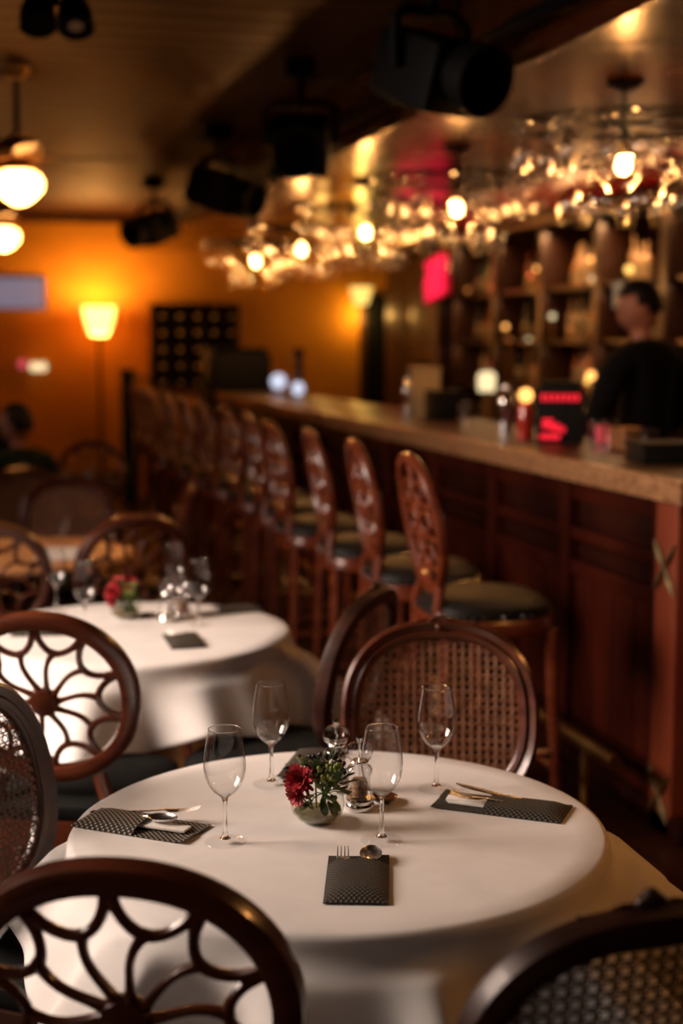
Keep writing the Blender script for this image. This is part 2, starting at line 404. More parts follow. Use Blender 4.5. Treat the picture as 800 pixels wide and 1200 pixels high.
# ------------------------------------------------------------------ dining chairs
LEAN = R(11)
BA, BB_ = 0.232, 0.222            # half width and height of the backrest (outer)
def backmap(zc, yc, conc=0.45):
    cl, sl = math.cos(LEAN), math.sin(LEAN)
    def f(u, v, w_):
        return Vector((u, yc - v*sl - w_*cl + conc*u*u, zc + v*cl - w_*sl))
    return f
def superellipse(a, b, n, N=64):
    pts = []
    for i in range(N):
        t = 2*PI*i/N; c, s = math.cos(t), math.sin(t)
        pts.append((a*abs(c)**(2/n)*(1 if c >= 0 else -1), b*abs(s)**(2/n)*(1 if s >= 0 else -1)))
    return pts
SEATZ = 0.455
def chair_base(t, wood, seatmat):
    # seat rail and cushion share a rounded trapezoid outline
    def outline(gr, N=40):
        pts = []
        for (x, y) in superellipse(1, 1, 4.5, N):
            hw = 0.215 + 0.035*(y+1)/2
            pts.append(((hw+gr)*x, 0.005+(0.225+gr)*y))
        return pts
    bm = B(); rings = []
    for gr, z in ((-0.03, SEATZ-0.075), (0, SEATZ-0.072), (0.004, SEATZ-0.03), (0.002, SEATZ-0.005), (-0.02, SEATZ)):
        rings.append([bm.verts.new((x, y, z)) for x, y in outline(gr)])
    for A, C in zip(rings, rings[1:]):
        for i in range(len(A)): bm.faces.new((A[i], A[(i+1) % len(A)], C[(i+1) % len(A)], C[i]))
    bm.faces.new(list(reversed(rings[0]))); bm.faces.new(rings[-1])
    build('seat_frame', bm, wood, t)
    bm = B(); rings = []
    for gr, z in ((-0.008, SEATZ-0.004), (0.002, SEATZ+0.012), (0.0, SEATZ+0.034), (-0.02, SEATZ+0.05), (-0.07, SEATZ+0.062), (-0.15, SEATZ+0.068)):
        rings.append([bm.verts.new((x, y, z)) for x, y in outline(gr)])
    for A, C in zip(rings, rings[1:]):
        for i in range(len(A)): bm.faces.new((A[i], A[(i+1) % len(A)], C[(i+1) % len(A)], C[i]))
    bm.faces.new(list(reversed(rings[0]))); bm.faces.new(rings[-1])
    build('seat', bm, seatmat, t)
    for s in (-1, 1):
        # front cabriole leg
        pts = [(s*0.215, 0.19, SEATZ-0.02), (s*0.232, 0.215, 0.34), (s*0.226, 0.212, 0.2), (s*0.215, 0.20, 0.08), (s*0.225, 0.215, 0.02), (s*0.23, 0.222, 0.0)]
        build('leg', tube(B(), pts, [0.028, 0.03, 0.021, 0.014, 0.017, 0.02], 10), wood, t)
        pts = [(s*0.18, -0.195, SEATZ-0.02), (s*0.182, -0.205, 0.3), (s*0.186, -0.24, 0.1), (s*0.19, -0.275, 0.0)]
        build('leg', tube(B(), pts, [0.024, 0.022, 0.018, 0.016], 8), wood, t)
    return
def rim_profile(hw=0.021, hd=0.014):
    # moulded: round outer bead, groove, inner bead  (n outward positive, w toward the back)
    return [(hw, -0.2*hd), (hw*0.95, -0.85*hd), (hw*0.55, -1.25*hd), (hw*0.2, -0.95*hd), (-hw*0.1, -0.7*hd), (-hw*0.45, -1.05*hd), (-hw*0.9, -0.8*hd),
            (-hw, 0), (-hw*0.85, 0.9*hd), (-hw*0.3, 1.15*hd), (hw*0.3, 1.2*hd), (hw*0.85, 0.9*hd)]
ZB, YBK = 0.765, -0.235
def chair_back_common(t, wood, a, b, n, conc=0.45, zc=ZB):
    f = backmap(zc, YBK, conc)
    hw = 0.022
    path = superellipse(a-hw, b-hw, n, 72)
    build('backrest_frame', sweep2d(B(), path, rim_profile(hw, 0.017), f, closed=True), wood, t)
    for s in (-1, 1):
        q = f(s*a*0.52, -b*0.90, 0)
        pts = [(s*0.17, -0.20, SEATZ-0.03), (s*0.15, -0.205, SEATZ+0.03), tuple(q)]
        build('stile', tube(B(), pts, [0.02, 0.018, 0.020], 8), wood, t)
    return f
def make_spider_chair(wood='mahogany', a=BA, b=BB_):
    t = thing('dining_chair', 'x', 'chair')
    chair_base(t, wood, 'velvet')
    f = chair_back_common(t, wood, a, b, 2.15)
    hub = (0.0, -0.01)
    # hub disc with a rounded face
    bm = B()
    for sgn, ww in ((1, 1),):
        prof = [(0.0, -0.019), (0.018, -0.018), (0.033, -0.013), (0.036, 0.0), (0.033, 0.012), (0.018, 0.016), (0.0, 0.017)]
        rings = []
        for (r_, w_) in prof:
            if r_ == 0: rings.append([bm.verts.new(f(hub[0], hub[1], w_))])
            else: rings.append([bm.verts.new(f(hub[0]+r_*math.cos(2*PI*k/24), hub[1]+r_*math.sin(2*PI*k/24), w_)) for k in range(24)])
        for A, C in zip(rings, rings[1:]):
            for k in range(24):
                j = (k+1) % 24
                if len(A) == 1: bm.faces.new((A[0], C[k], C[j]))
                elif len(C) == 1: bm.faces.new((A[k], A[j], C[0]))
                else: bm.faces.new((A[k], A[j], C[j], C[k]))
    build('hub', bm, wood, t)
    def P(rho, th):
        return (hub[0]*(1-rho) + (a-0.02)*rho*math.cos(th), hub[1]*(1-rho) + (b-0.02)*rho*math.sin(th))
    for k in range(10):
        th = R(75 + 36*k)
        path = [P(0.15+0.48*s_/8, th + 0.13*math.sin(PI*s_/8)) for s_ in range(9)]
        sc_ = [1.5, 1.05, 0.9, 0.85, 0.85, 0.85, 0.9, 1.05, 1.4]
        build('spoke', sweep2d(B(), path, oval_prof(0.0075, 0.0085, 8), f, scale=sc_), wood, t)
        path = []
        for q in range(13):
            s_ = q/12
            path.append(P(0.975 - 0.35*math.sin(PI*s_)**0.85, th - R(17.6)*math.cos(PI*s_)**1))
        sc_ = [1.5, 1.2, 1.0, .95, .95, 1.0, 1.15, 1.0, .95, .95, 1.0, 1.2, 1.5]
        build('scallop', sweep2d(B(), path, oval_prof(0.0085, 0.0085, 8), f, scale=sc_), wood, t)
    return t
def cane_bm(a, b, n, f, pitch, sw, w0=0.0):
    bm = B()
    def inside(x, y): return abs(x/a)**n + abs(y/b)**n <= 1
    def strip(p, d, half, wl):
        # clip the line p + s d to the outline
        s0 = s1 = None; L = 0.6; N = 240
        for i in range(N+1):
            s = -L + 2*L*i/N
            if inside(p[0]+d[0]*s, p[1]+d[1]*s):
                if s0 is None: s0 = s
                s1 = s
        if s0 is None or s1-s0 < 0.005: return
        s0 -= 0.004; s1 += 0.004
        m = max(2, int((s1-s0)/0.05)); nx, ny = -d[1], d[0]; prev = None
        for i in range(m+1):
            s = s0+(s1-s0)*i/m; x, y = p[0]+d[0]*s, p[1]+d[1]*s
            cur = [bm.verts.new(f(x+nx*half, y+ny*half, wl)), bm.verts.new(f(x, y, wl-half*0.5)), bm.verts.new(f(x-nx*half, y-ny*half, wl)), bm.verts.new(f(x, y, wl+half*0.5))]
            if prev:
                for k in range(4): bm.faces.new((prev[k], prev[(k+1) % 4], cur[(k+1) % 4], cur[k]))
            prev = cur
    K = int(0.3/pitch)+1
    for k in range(-K, K+1):
        for q in (-1, 1):
            strip((k*pitch+q*pitch*0.11, 0), (0, 1), sw*0.9, w0-0.0012)
            strip((0, k*pitch+q*pitch*0.17), (1, 0), sw, w0)
    K2 = int(0.46/(pitch*0.7071))
    for k in range(-K2, K2+1):
        o = (k+0.5)*pitch*0.70711
        if k % 1 == 0:
            strip((o*0.7071, o*0.7071), (0.7071, -0.7071), sw*0.9, w0+0.0016)
            strip((o*0.7071, -o*0.7071), (0.7071, 0.7071), sw*0.9, w0+0.0026)
    return bm
def make_cane_chair(wood='mahogany', cane='cane', pitch=0.0190, a=0.232, b=0.226):
    t = thing('dining_chair', 'x', 'chair')
    chair_base(t, wood, 'velvet')
    n = 2.45
    f = chair_back_common(t, wood, a, b, n, zc=0.745)
    pnl = build('cane_panel', cane_bm(a-0.040, b-0.040, n, f, pitch, 0.00135), cane, t, smooth=False, recalc=False)
    pnl['kind'] = 'stuff'
    # beaded inner moulding that holds the cane
    build('inner_moulding', sweep2d(B(), superellipse(a-0.041, b-0.041, n, 72), oval_prof(0.006, 0.012, 8), f, closed=True), wood, t)
    # carved crest: a shell flanked by leaves and scrolls
    bm = B()
    for k in range(-3, 4):
        ang = k*R(19)
        c = f(0.013*math.sin(ang)*2.0, b-0.012+0.016*math.cos(ang), -0.012)
        sphere(bm, c, 1, 8, rot=Matrix.Rotation(-ang, 3, 'Y'), s=(0.006, 0.008, 0.017))
    sphere(bm, f(0, b-0.018, -0.014), 0.010, 10)
    for s in (-1, 1):
        for k, (du, dv, r_) in enumerate(((0.038, 0.000, 0.011), (0.054, -0.003, 0.009), (0.068, -0.005, 0.0075), (0.081, -0.008, 0.006))):
            sphere(bm, f(s*du, b-0.013+dv, -0.010), 1, 8, rot=Matrix.Rotation(s*R(25), 3, 'Y'), s=(r_*1.5, r_*0.9, r_*0.8))
        tube(bm, [f(s*(0.02+0.012*j), b-0.004+0.004*math.sin(j*1.2)-0.0012*j, -0.012) for j in range(7)], [0.006, 0.0055, 0.005, 0.0045, 0.004, 0.0035, 0.002], 6)
    cr = build('crest_carving', bm, wood, t)
    # carved beads run along the outer edge of the top
    return t

def face(px, py): return -math.atan2(px, py)      # rz of a thing whose front (+Y) looks along (px, py)
T1 = Vector((0.655, 2.43, 0)); T2 = Vector((0.50, 4.30, 0)); T3 = Vector((0.25, 6.1, 0))
def put(o, x, y, psi, label): # psi: facing angle, clockwise from +Y
    o.location = (x, y, 0); o.rotation_euler = (0, 0, -R(psi)); o['label'] = label
    return o
# positions refer to the seat centre; the back plane stands 0.24 m behind it
def seatpos(bx, by, psi): return bx+0.24*math.sin(R(psi)), by+0.24*math.cos(R(psi))
GR_S = 'dining chairs with spider-web backs'; GR_C = 'dining chairs with cane backs'
def spiders(lst, proto):
    for i, (bx, by, psi, lab) in enumerate(lst):
        x, y = seatpos(bx, by, psi)
        o = proto if i == 0 else copy_tree(proto)
        put(o, x, y, psi, lab); o['group'] = GR_S
sp = make_spider_chair('mahogany')
spiders([
    (0.185, 1.74, 22, 'mahogany chair with pierced spider-web back, blurred in the foreground at lower left'),
    (0.185, 3.42, 22, 'reddish spider-web chair with black seat, left edge, between front and second tables'),
    (0.10, 5.15, -6, 'dark chair with pierced round back before the bare wooden table, at the left edge'),
    (0.64, 5.30, -12, 'dark chair with pierced round back between the flower table and the bare wooden table'),
    (0.97, 6.24, -80, 'paler brown chair seen side-on at the right of the bare wooden table'),
    (0.85, 9.3, 200, 'dim carved round-backed chair by the far wall lamp, behind the seated man'),
], sp)
def canes(lst, proto):
    for i, (bx, by, psi, lab) in enumerate(lst):
        x, y = seatpos(bx, by, psi)
        o = proto if i == 0 else copy_tree(proto)
        put(o, x, y, psi, lab); o['group'] = GR_C
canes([
    (1.080, 3.10, 196, 'mahogany chair with woven cane back and carved crest, behind the front table'),
    (0.515, 6.95, 183, 'cane-backed chair at the far side of the bare wooden table'),
    (0.34, 7.58, 178, 'cane-backed chair half hidden behind another, in front of the man in green'),
], make_cane_chair('mahogany', 'cane'))
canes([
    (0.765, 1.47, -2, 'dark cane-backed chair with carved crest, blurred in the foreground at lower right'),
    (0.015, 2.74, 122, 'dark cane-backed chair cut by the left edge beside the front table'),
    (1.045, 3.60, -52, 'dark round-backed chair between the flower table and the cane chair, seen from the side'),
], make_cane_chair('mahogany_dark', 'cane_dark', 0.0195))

# ------------------------------------------------------------------ tables and cloths
TZ, TR = 0.737, 0.49
def make_table(cloth=True, r=TR, z=TZ):
    t = thing('dining_table', 'x', 'table')
    bm = B(); lathe(bm, [(r-0.05, z-0.03), (r-0.020, z-0.026), (r-0.015, z-0.013), (r-0.024, z)], 64)
    build('tabletop', bm, 'mahogany', t)
    bm = B(); lathe(bm, [(0.05, 0.07), (0.04, 0.12), (0.045, 0.2), (0.03, 0.3), (0.032, 0.45), (0.05, 0.6), (0.09, z-0.04), (0.16, z-0.03)], 24)
    build('pedestal', bm, 'mahogany_dark', t)
    for k in range(4):
        a = PI/4+k*PI/2
        pts = [(0.03*math.cos(a), 0.03*math.sin(a), 0.12), (0.15*math.cos(a), 0.15*math.sin(a), 0.09), (0.28*math.cos(a), 0.28*math.sin(a), 0.03), (0.33*math.cos(a), 0.33*math.sin(a), 0.018)]
        build('leg', tube(B(), pts, [0.035, 0.03, 0.022, 0.018], 8), 'mahogany_dark', t)
    return t
CT = TZ+0.0045     # top surface of the cloth
def cloth_bm(half, rot, seed, flares, r=TR+0.004, z=CT):
    """square cloth lying on a round top, hanging in folds"""
    rnd = random.Random(seed)
    ph = [rnd.uniform(0, 2*PI) for _ in range(4)]
    bm = B(); NA = 240; rings = []
    thick = 0.0
    def maxrho(a):
        b = a-rot
        return half/max(abs(math.cos(b)), abs(math.sin(b)))
    def fold(a):
        v = 0.5+0.5*math.sin(7*a+ph[0]+0.5*math.sin(2*a+ph[1]))
        v = 0.65*v**1.5 + 0.35*(0.5+0.5*math.sin(13*a+ph[2]))
        return v*1.05
    def flare(a):
        s = 0
        for (fa, wd, am) in flares:
            d = (a-fa+PI) % (2*PI)-PI
            s += am*math.exp(-(d/wd)**2)
        b = (a-rot) % (PI/2)
        s += 0.30*math.exp(-((b-PI/4)/0.17)**2)
        return s
    flat_r = [0.0, 0.08, 0.16, 0.24, 0.32, 0.38, 0.43, r-0.018]
    NH = 22
    for q in flat_r + [None]*NH:
        pass
    rings = [[bm.verts.new((0, 0, z))]]
    for q in flat_r[1:]:
        rings.append([bm.verts.new((q*math.cos(2*PI*i/NA), q*math.sin(2*PI*i/NA),
                     z+0.0012*max(0, noise.noise(Vector((q*math.cos(2*PI*i/NA)*5, q*math.sin(2*PI*i/NA)*5, seed)))))) for i in range(NA)])
    for j in range(1, NH+1):
        ring = []
        for i in range(NA):
            a = 2*PI*i/NA
            h = (maxrho(a)-(r-0.018))*j/NH
            # quarter-round over the edge, radius .016
            rr = 0.014
            if h < rr*PI/2:
                th = h/rr; out = rr*math.sin(th); dz = rr*(1-math.cos(th))
            else:
                e = h-rr*PI/2
                k = min(1, e/0.07)
                slope = 0.05 + (0.80*fold(a) + flare(a))*(k*k*(3-2*k))*0.75
                slope = min(slope, 0.8)
                out = rr + e*slope; dz = rr + e*math.sqrt(max(0.05, 1-slope*slope))
            rad = r-0.018+out
            ring.append(bm.verts.new((rad*math.cos(a), rad*math.sin(a), z-dz)))
        rings.append(ring)
    for A, C in zip(rings, rings[1:]):
        for i in range(NA):
            j = (i+1) % NA
            if len(A) == 1: bm.faces.new((A[0], C[i], C[j]))
            else: bm.faces.new((A[i], C[i], C[j], A[j]))
    return bm
IMG = -YAW   # angle of the picture's right-hand direction in plan
def place_cloth(T, half, rotdeg, seed, flares, label):
    o = build('tablecloth', cloth_bm(half, IMG+R(rotdeg), seed, [(IMG+R(a), R(wd), am) for a, wd, am in flares]), 'cloth', None, True, (T.x, T.y, 0), recalc=False)
    for p in o.data.polygons: pass
    md = o.modifiers.new('thickness', 'SOLIDIFY'); md.thickness = 0.002; md.offset = -1
    return tag(o, label, 'tablecloth')
tb = make_table(); tb.location = T1; tb['label'] = 'round pedestal table hidden under the front white cloth'
place_cloth(T1, 0.685, 10, 3, [(-6, 13, 1.0), (-50, 7, 0.45), (-74, 6, 0.45), (-100, 6, 0.3), (-125, 8, 0.4), (190, 14, 0.5)],
            'white cloth with falling folds on the front round table')
tb2 = dup(tb, T2, 0.3, 'round pedestal table under the second white cloth')
place_cloth(T2, 0.70, 28, 9, [(-8, 12, 0.25), (-60, 8, 0.3)], 'white cloth on the second table, with a vase of red flowers')
tb3 = dup(tb, T3, 0.1, 'bare orange-brown wooden table top behind the pierced chairs at left')
for ch in tb3.children:
    if ch.name.startswith('tabletop'):
        ch.data = ch.data.copy(); ch.data.materials.clear()
        M['table_orange'] = mottled('table_orange', (0.38, 0.17, 0.07), (0.52, 0.26, 0.12), (1.2, 4, 1.2), (0.35, 0.45), coat=0.1)
        ch.data.materials.append(M['table_orange'])

# ------------------------------------------------------------------ wine glasses
H = CT+0.0016
def wine_profile(s=1.0):
    return [(0.0045, 0.082), (0.012, 0.0865), (0.021, 0.094), (0.0285, 0.104), (0.0340, 0.117), (0.0368, 0.131), (0.0372, 0.142), (0.0362, 0.156), (0.0340, 0.172), (0.0312, 0.188), (0.0288, 0.2005), (0.0280, 0.205)]
def make_wine_glass(bowlmat='glass', stemmat='glass_stem', n=48):
    t = thing('wine_glass', 'x', 'glass')
    bm = B(); lathe(bm, wine_profile(), n, closed_top=False, closed_bot=True)
    o = build('bowl', bm, bowlmat, t)
    build('rim', tube(B(), [(0.0281*math.cos(2*PI*k/n), 0.0281*math.sin(2*PI*k/n), 0.205) for k in range(n)], 0.0007, 5, closed=True), stemmat, t)
    bm = B(); lathe(bm, [(0.0115, 0.0862), (0.0062, 0.0815), (0.0042, 0.074), (0.0036, 0.06), (0.0036, 0.035), (0.0044, 0.02), (0.0065, 0.0115), (0.010, 0.0078)], 20)
    build('stem', bm, stemmat, t)
    bm = B(); lathe(bm, [(0.0365, 0.0), (0.0375, 0.0012), (0.0365, 0.0024), (0.025, 0.0038), (0.0145, 0.0055), (0.009, 0.0082), (0.0, 0.0085)], n)
    build('foot', bm, 'glass_foot', t)
    return t
wg = make_wine_glass()
GL = [((264, 987), 'empty wine glass at the left of the front table, by the dotted cutlery pouch', T1),
      ((318, 919), 'empty wine glass behind the flower vase at the far left of the front table', T1),
      ((447, 985), 'empty wine glass just right of the mills, behind the front cutlery pouch', T1),
      ((511, 925), 'empty wine glass before the cane chair back, beside the right-hand pouch', T1),
      ((66, 716), 'blurred wine glass, leftmost on the second table', T2),
      ((100, 737), 'blurred wine glass left of the red flowers on the second table', T2),
      ((205, 708), 'blurred wine glass behind the mills on the second table', T2),
      ((233, 733), 'blurred wine glass, rightmost on the second table', T2)]
for i, (p, lab, T) in enumerate(GL):
    q = at(*p, z=H)
    if i == 0: wg.location = q; wg['label'] = lab
    else: dup(wg, q, i*0.7, lab)

# ------------------------------------------------------------------ vase and flowers
def make_vase():
    t = thing('glass_vase', 'x', 'vase')
    prof = [(0.0, 0.0), (0.024, 0.0), (0.036, 0.006), (0.046, 0.018), (0.050, 0.033), (0.0485, 0.047), (0.042, 0.060), (0.034, 0.069), (0.033, 0.072)]
    bm = B(); lathe(bm, prof, 40, closed_top=False); build('bowl', bm, 'vase', t)
    bm = B(); lathe(bm, [(0.0, 0.0015), (0.022, 0.0015), (0.034, 0.0075), (0.0435, 0.019), (0.0435, 0.021), (0.0, 0.0215)], 32)
    build('water', bm, 'water', t)
    return t
def petal(bm, base, d, up, L, W, curl=0.25):
    d = d.normalized(); side = d.cross(up).normalized(); upn = side.cross(d).normalized()
    rows = []
    for k, (s, wf) in enumerate(((0, 0.25), (0.35, 0.8), (0.7, 1.0), (0.92, 0.7), (1.0, 0.2))):
        c = base + d*(L*s) + upn*(L*curl*s*s)
        rows.append([bm.verts.new(c - side*(W*wf/2) + upn*(0.12*W*wf)), bm.verts.new(c), bm.verts.new(c + side*(W*wf/2) + upn*(0.12*W*wf))])
    for A, C in zip(rows, rows[1:]):
        bm.faces.new((A[0], A[1], C[1], C[0])); bm.faces.new((A[1], A[2], C[2], C[1]))
def make_flower(loc, aim, r, mat, label, root, seed, name='red_flower'):
    """a chrysanthemum head aimed along aim, its stem ending in the vase"""
    rnd = random.Random(seed)
    t = thing(name, label, 'flower', root, 0, None)
    head = Vector(loc)-Vector(root); aim = Vector(aim).normalized()
    u = aim.orthogonal().normalized(); v = aim.cross(u)
    for ring, (n, el, L) in enumerate(((18, -8, 1.0), (17, 14, 0.98), (14, 34, 0.86), (11, 54, 0.68), (7, 74, 0.48))):
        for k in range(n):
            a = 2*PI*(k+0.5*(ring % 2))/n + rnd.uniform(-0.1, 0.1); e = R(el+rnd.uniform(-9, 9))
            d = (u*math.cos(a)+v*math.sin(a))*math.cos(e) + aim*math.sin(e)
            bm = B(); petal(bm, head+d*0.002, d, aim, r*L*rnd.uniform(0.82, 1.12), r*0.30, 0.16)
            build('petal', bm, mat, t)
    bm = B(); sphere(bm, head+aim*0.003, r*0.25, 8); build('flower_centre', bm, 'petal_dark', t)
    build('stem', tube(B(), [head, head*0.5+Vector((0, 0, 0.004)), Vector((0, 0, 0))], 0.0016, 6), 'stem', t)
    return t
def make_sprig(root, tips, label, kind, seed, name):
    rnd = random.Random(seed)
    t = thing(name, label, 'foliage' if kind == 'leaf' else 'berries', root)
    r0 = Vector(root)
    bm = B()
    mid = sum((Vector(p)-r0 for p in tips), Vector())/len(tips)*0.55
    tube(bm, [(0, 0, 0), mid], 0.0016, 5)
    for p in tips: tube(bm, [mid, (mid+Vector(p)-r0)/2+Vector((0, 0, 0.003)), Vector(p)-r0], 0.0009, 5)
    build('stem', bm, 'stem', t)
    for p in tips:
        q = Vector(p)-r0
        if kind == 'leaf' or kind == 'pale':
            bm = B(); d = (q-mid).normalized()+Vector((rnd.uniform(-.5, .5), rnd.uniform(-.5, .5), rnd.uniform(-.3, .3)))
            petal(bm, q-d.normalized()*0.01, d, Vector((0.1, 0, 1)), rnd.uniform(0.028, 0.038), rnd.uniform(0.014, 0.020), -0.2)
            build('leaf', bm, 'leaf_pale' if kind == 'pale' else 'leaf', t)
        else:
            for j in range(4):
                c = q+Vector((rnd.uniform(-.005, .005), rnd.uniform(-.005, .005), rnd.uniform(-.004, .006)))
                bm = B(); sphere(bm, c, 0.0042, 8, s=(1, 1, 1.2)); build('berry', bm, 'berry' if kind == 'berry' else 'berry_dark', t)
    return t
def bouquet(T, c, where, rot=0, top=False):
    vx = c
    ry = Vector((math.sin(YAW+rot), math.cos(YAW+rot), 0)); rx = Vector((math.cos(YAW+rot), -math.sin(YAW+rot), 0))
    def L(x, y, z): return c + rx*x + ry*y + Vector((0, 0, z))
    rt = lambda x=0, y=0: L(x, y, 0.024)
    make_flower(L(-0.031, -0.030, 0.088), -ry*0.8-rx*0.35+Vector((0, 0, 0.35)), 0.028, 'petal_red', 'larger red chrysanthemum facing the viewer in %s' % where, rt(-0.008, -0.006), 1)
    make_flower(L(-0.036, -0.036, 0.062), -ry*0.6-rx*0.7-Vector((0, 0, 0.1)), 0.022, 'petal_red', 'smaller red chrysanthemum drooping over the rim of %s' % where, rt(-0.012, -0.002), 2)
    make_flower(L(-0.004, -0.020, 0.098), -ry*0.4+rx*0.1+Vector((0, 0, 0.8)), 0.02, 'petal_dark', 'dark crimson bloom at the middle of the posy in %s' % where, rt(-0.002, 0.004), 3)
    if top:
        make_flower(L(-0.022, -0.010, 0.112), -ry*0.5-rx*0.3+Vector((0, 0, 0.8)), 0.027, 'petal_red', 'red bloom at the top left of %s' % where, rt(-0.006, 0.006), 21)
        make_flower(L(0.020, -0.018, 0.110), -ry*0.6+rx*0.3+Vector((0, 0, 0.7)), 0.027, 'petal_red', 'red bloom at the top right of %s' % where, rt(0.004, -0.004), 22)
        make_flower(L(0.046, 0.000, 0.092), rx*0.8-ry*0.3+Vector((0, 0, 0.5)), 0.023, 'petal_red', 'red bloom leaning out at the right of %s' % where, rt(0.009, 0.002), 23)
    make_sprig(rt(0.006, -0.008), [L(0.012, -0.032, 0.095), L(0.022, -0.03, 0.082), L(0.002, -0.03, 0.105), L(0.016, -0.035, 0.070), L(0.03, -0.022, 0.1), L(0.004, -0.034, 0.078)], 'sprig of green berries at the front of %s' % where, 'berry', 4, 'berry_sprig')
    make_sprig(rt(0.010, 0.004), [L(0.038, -0.005, 0.108), L(0.048, 0.0, 0.095), L(0.03, 0.01, 0.12), L(0.02, 0.012, 0.118), L(0.05, -0.012, 0.11), L(0.0, 0.01, 0.12), L(-0.012, 0.0, 0.118)], 'sprig of near-black berries at the back of %s' % where, 'dark', 5, 'dark_berry_sprig')
    make_sprig(rt(0.002, 0.010), [L(0.05, -0.018, 0.088), L(0.055, -0.01, 0.075), L(0.036, -0.034, 0.09), L(0.02, -0.04, 0.060), L(-0.004, -0.036, 0.058), L(0.045, -0.02, 0.062), L(0.0, -0.025, 0.11), L(0.02, 0.0, 0.115), L(-0.02, 0.01, 0.1), L(0.03, -0.03, 0.048), L(0.01, -0.035, 0.045)], 'dark green leafy sprig at the right of %s' % where, 'leaf', 6, 'leafy_sprig')
    make_sprig(rt(0.012, -0.002), [L(0.03, -0.036, 0.108), L(0.04, -0.03, 0.112), L(0.022, -0.03, 0.116), L(0.035, -0.035, 0.078), L(0.008, -0.034, 0.09), L(0.0, -0.03, 0.094), L(0.026, -0.036, 0.09)], 'tall sprig of green berries at the right of %s' % where, 'berry', 14, 'berry_sprig')
    make_sprig(rt(0.004, 0.012), [L(-0.01, -0.028, 0.112), L(0.012, -0.02, 0.108), L(0.03, -0.015, 0.1), L(0.045, -0.015, 0.098), L(0.052, 0.0, 0.085), L(0.01, 0.01, 0.105), L(-0.02, -0.01, 0.09), L(0.02, -0.036, 0.074), L(0.04, -0.03, 0.07), L(0.03, -0.038, 0.06), L(-0.01, -0.034, 0.06), L(-0.015, -0.03, 0.045), L(0.024, -0.03, 0.040)], 'dark leafy sprig filling the middle of %s' % where, 'leaf', 16, 'leafy_sprig')
    make_sprig(rt(-0.010, 0.008), [L(-0.03, -0.004, 0.112), L(-0.022, -0.012, 0.118), L(-0.038, 0.0, 0.10)], 'pale green frilled sprig at the left of %s' % where, 'pale', 7, 'pale_sprig')
va = make_vase()
c1 = at(372, 962, z=H); va.location = c1; va['label'] = 'round clear glass vase with a posy on the front table'
bouquet(T1, c1, 'the front table vase')
c2 = at(147, 724, z=H); dup(va, c2, 0.5, 'round clear glass vase of red flowers on the second table')
bouquet(T2, c2, 'the second table vase', 0.0, True)

# ------------------------------------------------------------------ salt and pepper mills
def make_mill(fill):
    t = thing('salt_mill' if fill == 'salt' else 'pepper_mill', 'x', 'mill')
    bm = B(); lathe(bm, [(0.024, 0), (0.0255, 0.003), (0.0255, 0.008), (0.0235, 0.012), (0.0245, 0.016), (0.023, 0.020), (0.0, 0.020)], 32); build('metal_base', bm, 'chrome', t)
    bm = B(); lathe(bm, [(0.0, 0.0205), (0.0225, 0.0205), (0.0235, 0.025), (0.021, 0.030), (0.0185, 0.045), (0.0180, 0.058), (0.0215, 0.066), (0.0225, 0.071), (0.0195, 0.077), (0.0135, 0.081), (0.0135, 0.084), (0.0, 0.084)], 32); build('body', bm, 'acrylic', t)
    bm = B(); lathe(bm, [(0.0, 0.024), (0.0135, 0.024), (0.0135, 0.054), (0.0, 0.058)], 20); build('filling', bm, fill, t)
    bm = B(); lathe(bm, [(0.0, 0.0845), (0.012, 0.0845), (0.0145, 0.088), (0.0205, 0.094), (0.0235, 0.1025), (0.022, 0.112), (0.016, 0.119), (0.008, 0.122), (0.0, 0.1225)], 16, mod=lambda a, z: 1+0.05*math.cos(8*a)); build('head', bm, 'acrylic', t, smooth=False)
    bm = B(); lathe(bm, [(0.0025, 0.122), (0.0045, 0.1235), (0.0058, 0.128), (0.0048, 0.1325), (0.0, 0.1345)], 16); build('knob', bm, 'chrome', t)
    bm = B(); lathe(bm, [(0.002, 0.021), (0.002, 0.1218)], 8); build('spindle', bm, 'chrome', t)
    bm = B(); lathe(bm, [(0.0, 0.0842), (0.0150, 0.0842), (0.0158, 0.0862), (0.0150, 0.0882), (0.0, 0.0882)], 24); build('collar', bm, 'chrome', t)
    t.scale = (1.12, 1.12, 1.06)
    return t
ms = make_mill('salt'); ms.location = at(394, 925, z=H); ms['label'] = 'clear acrylic salt mill with round head, behind the vase on the front table'
mp_ = make_mill('pepper'); mp_.location = at(421, 947, z=H); mp_['label'] = 'clear acrylic pepper mill with chrome foot, between vase and glass on the front table'
dup(ms, at(196, 728, z=H), 0.4, 'blurred clear acrylic mill, nearer of two on the second table')
dup(mp_, at(214, 724, z=H), 0.4, 'blurred acrylic pepper mill, right-hand of two on the second table')
def make_dish(label, q):
    t = thing('small_dish', label, 'dish', q)
    bm = B(); lathe(bm, [(0.0, 0.0), (0.015, 0.0), (0.024, 0.006), (0.028, 0.011), (0.0265, 0.0115), (0.020, 0.0065), (0.0, 0.005)], 28); build('dish_body', bm, 'brown_dish', t)
    return t
make_dish('small dark brown dish half hidden behind a glass beside the pepper mill', at(449, 939, z=H))
make_dish('small brown dish by the mills on the second table', at(176, 727, z=H)+Vector((0.0, 0.06, 0)))

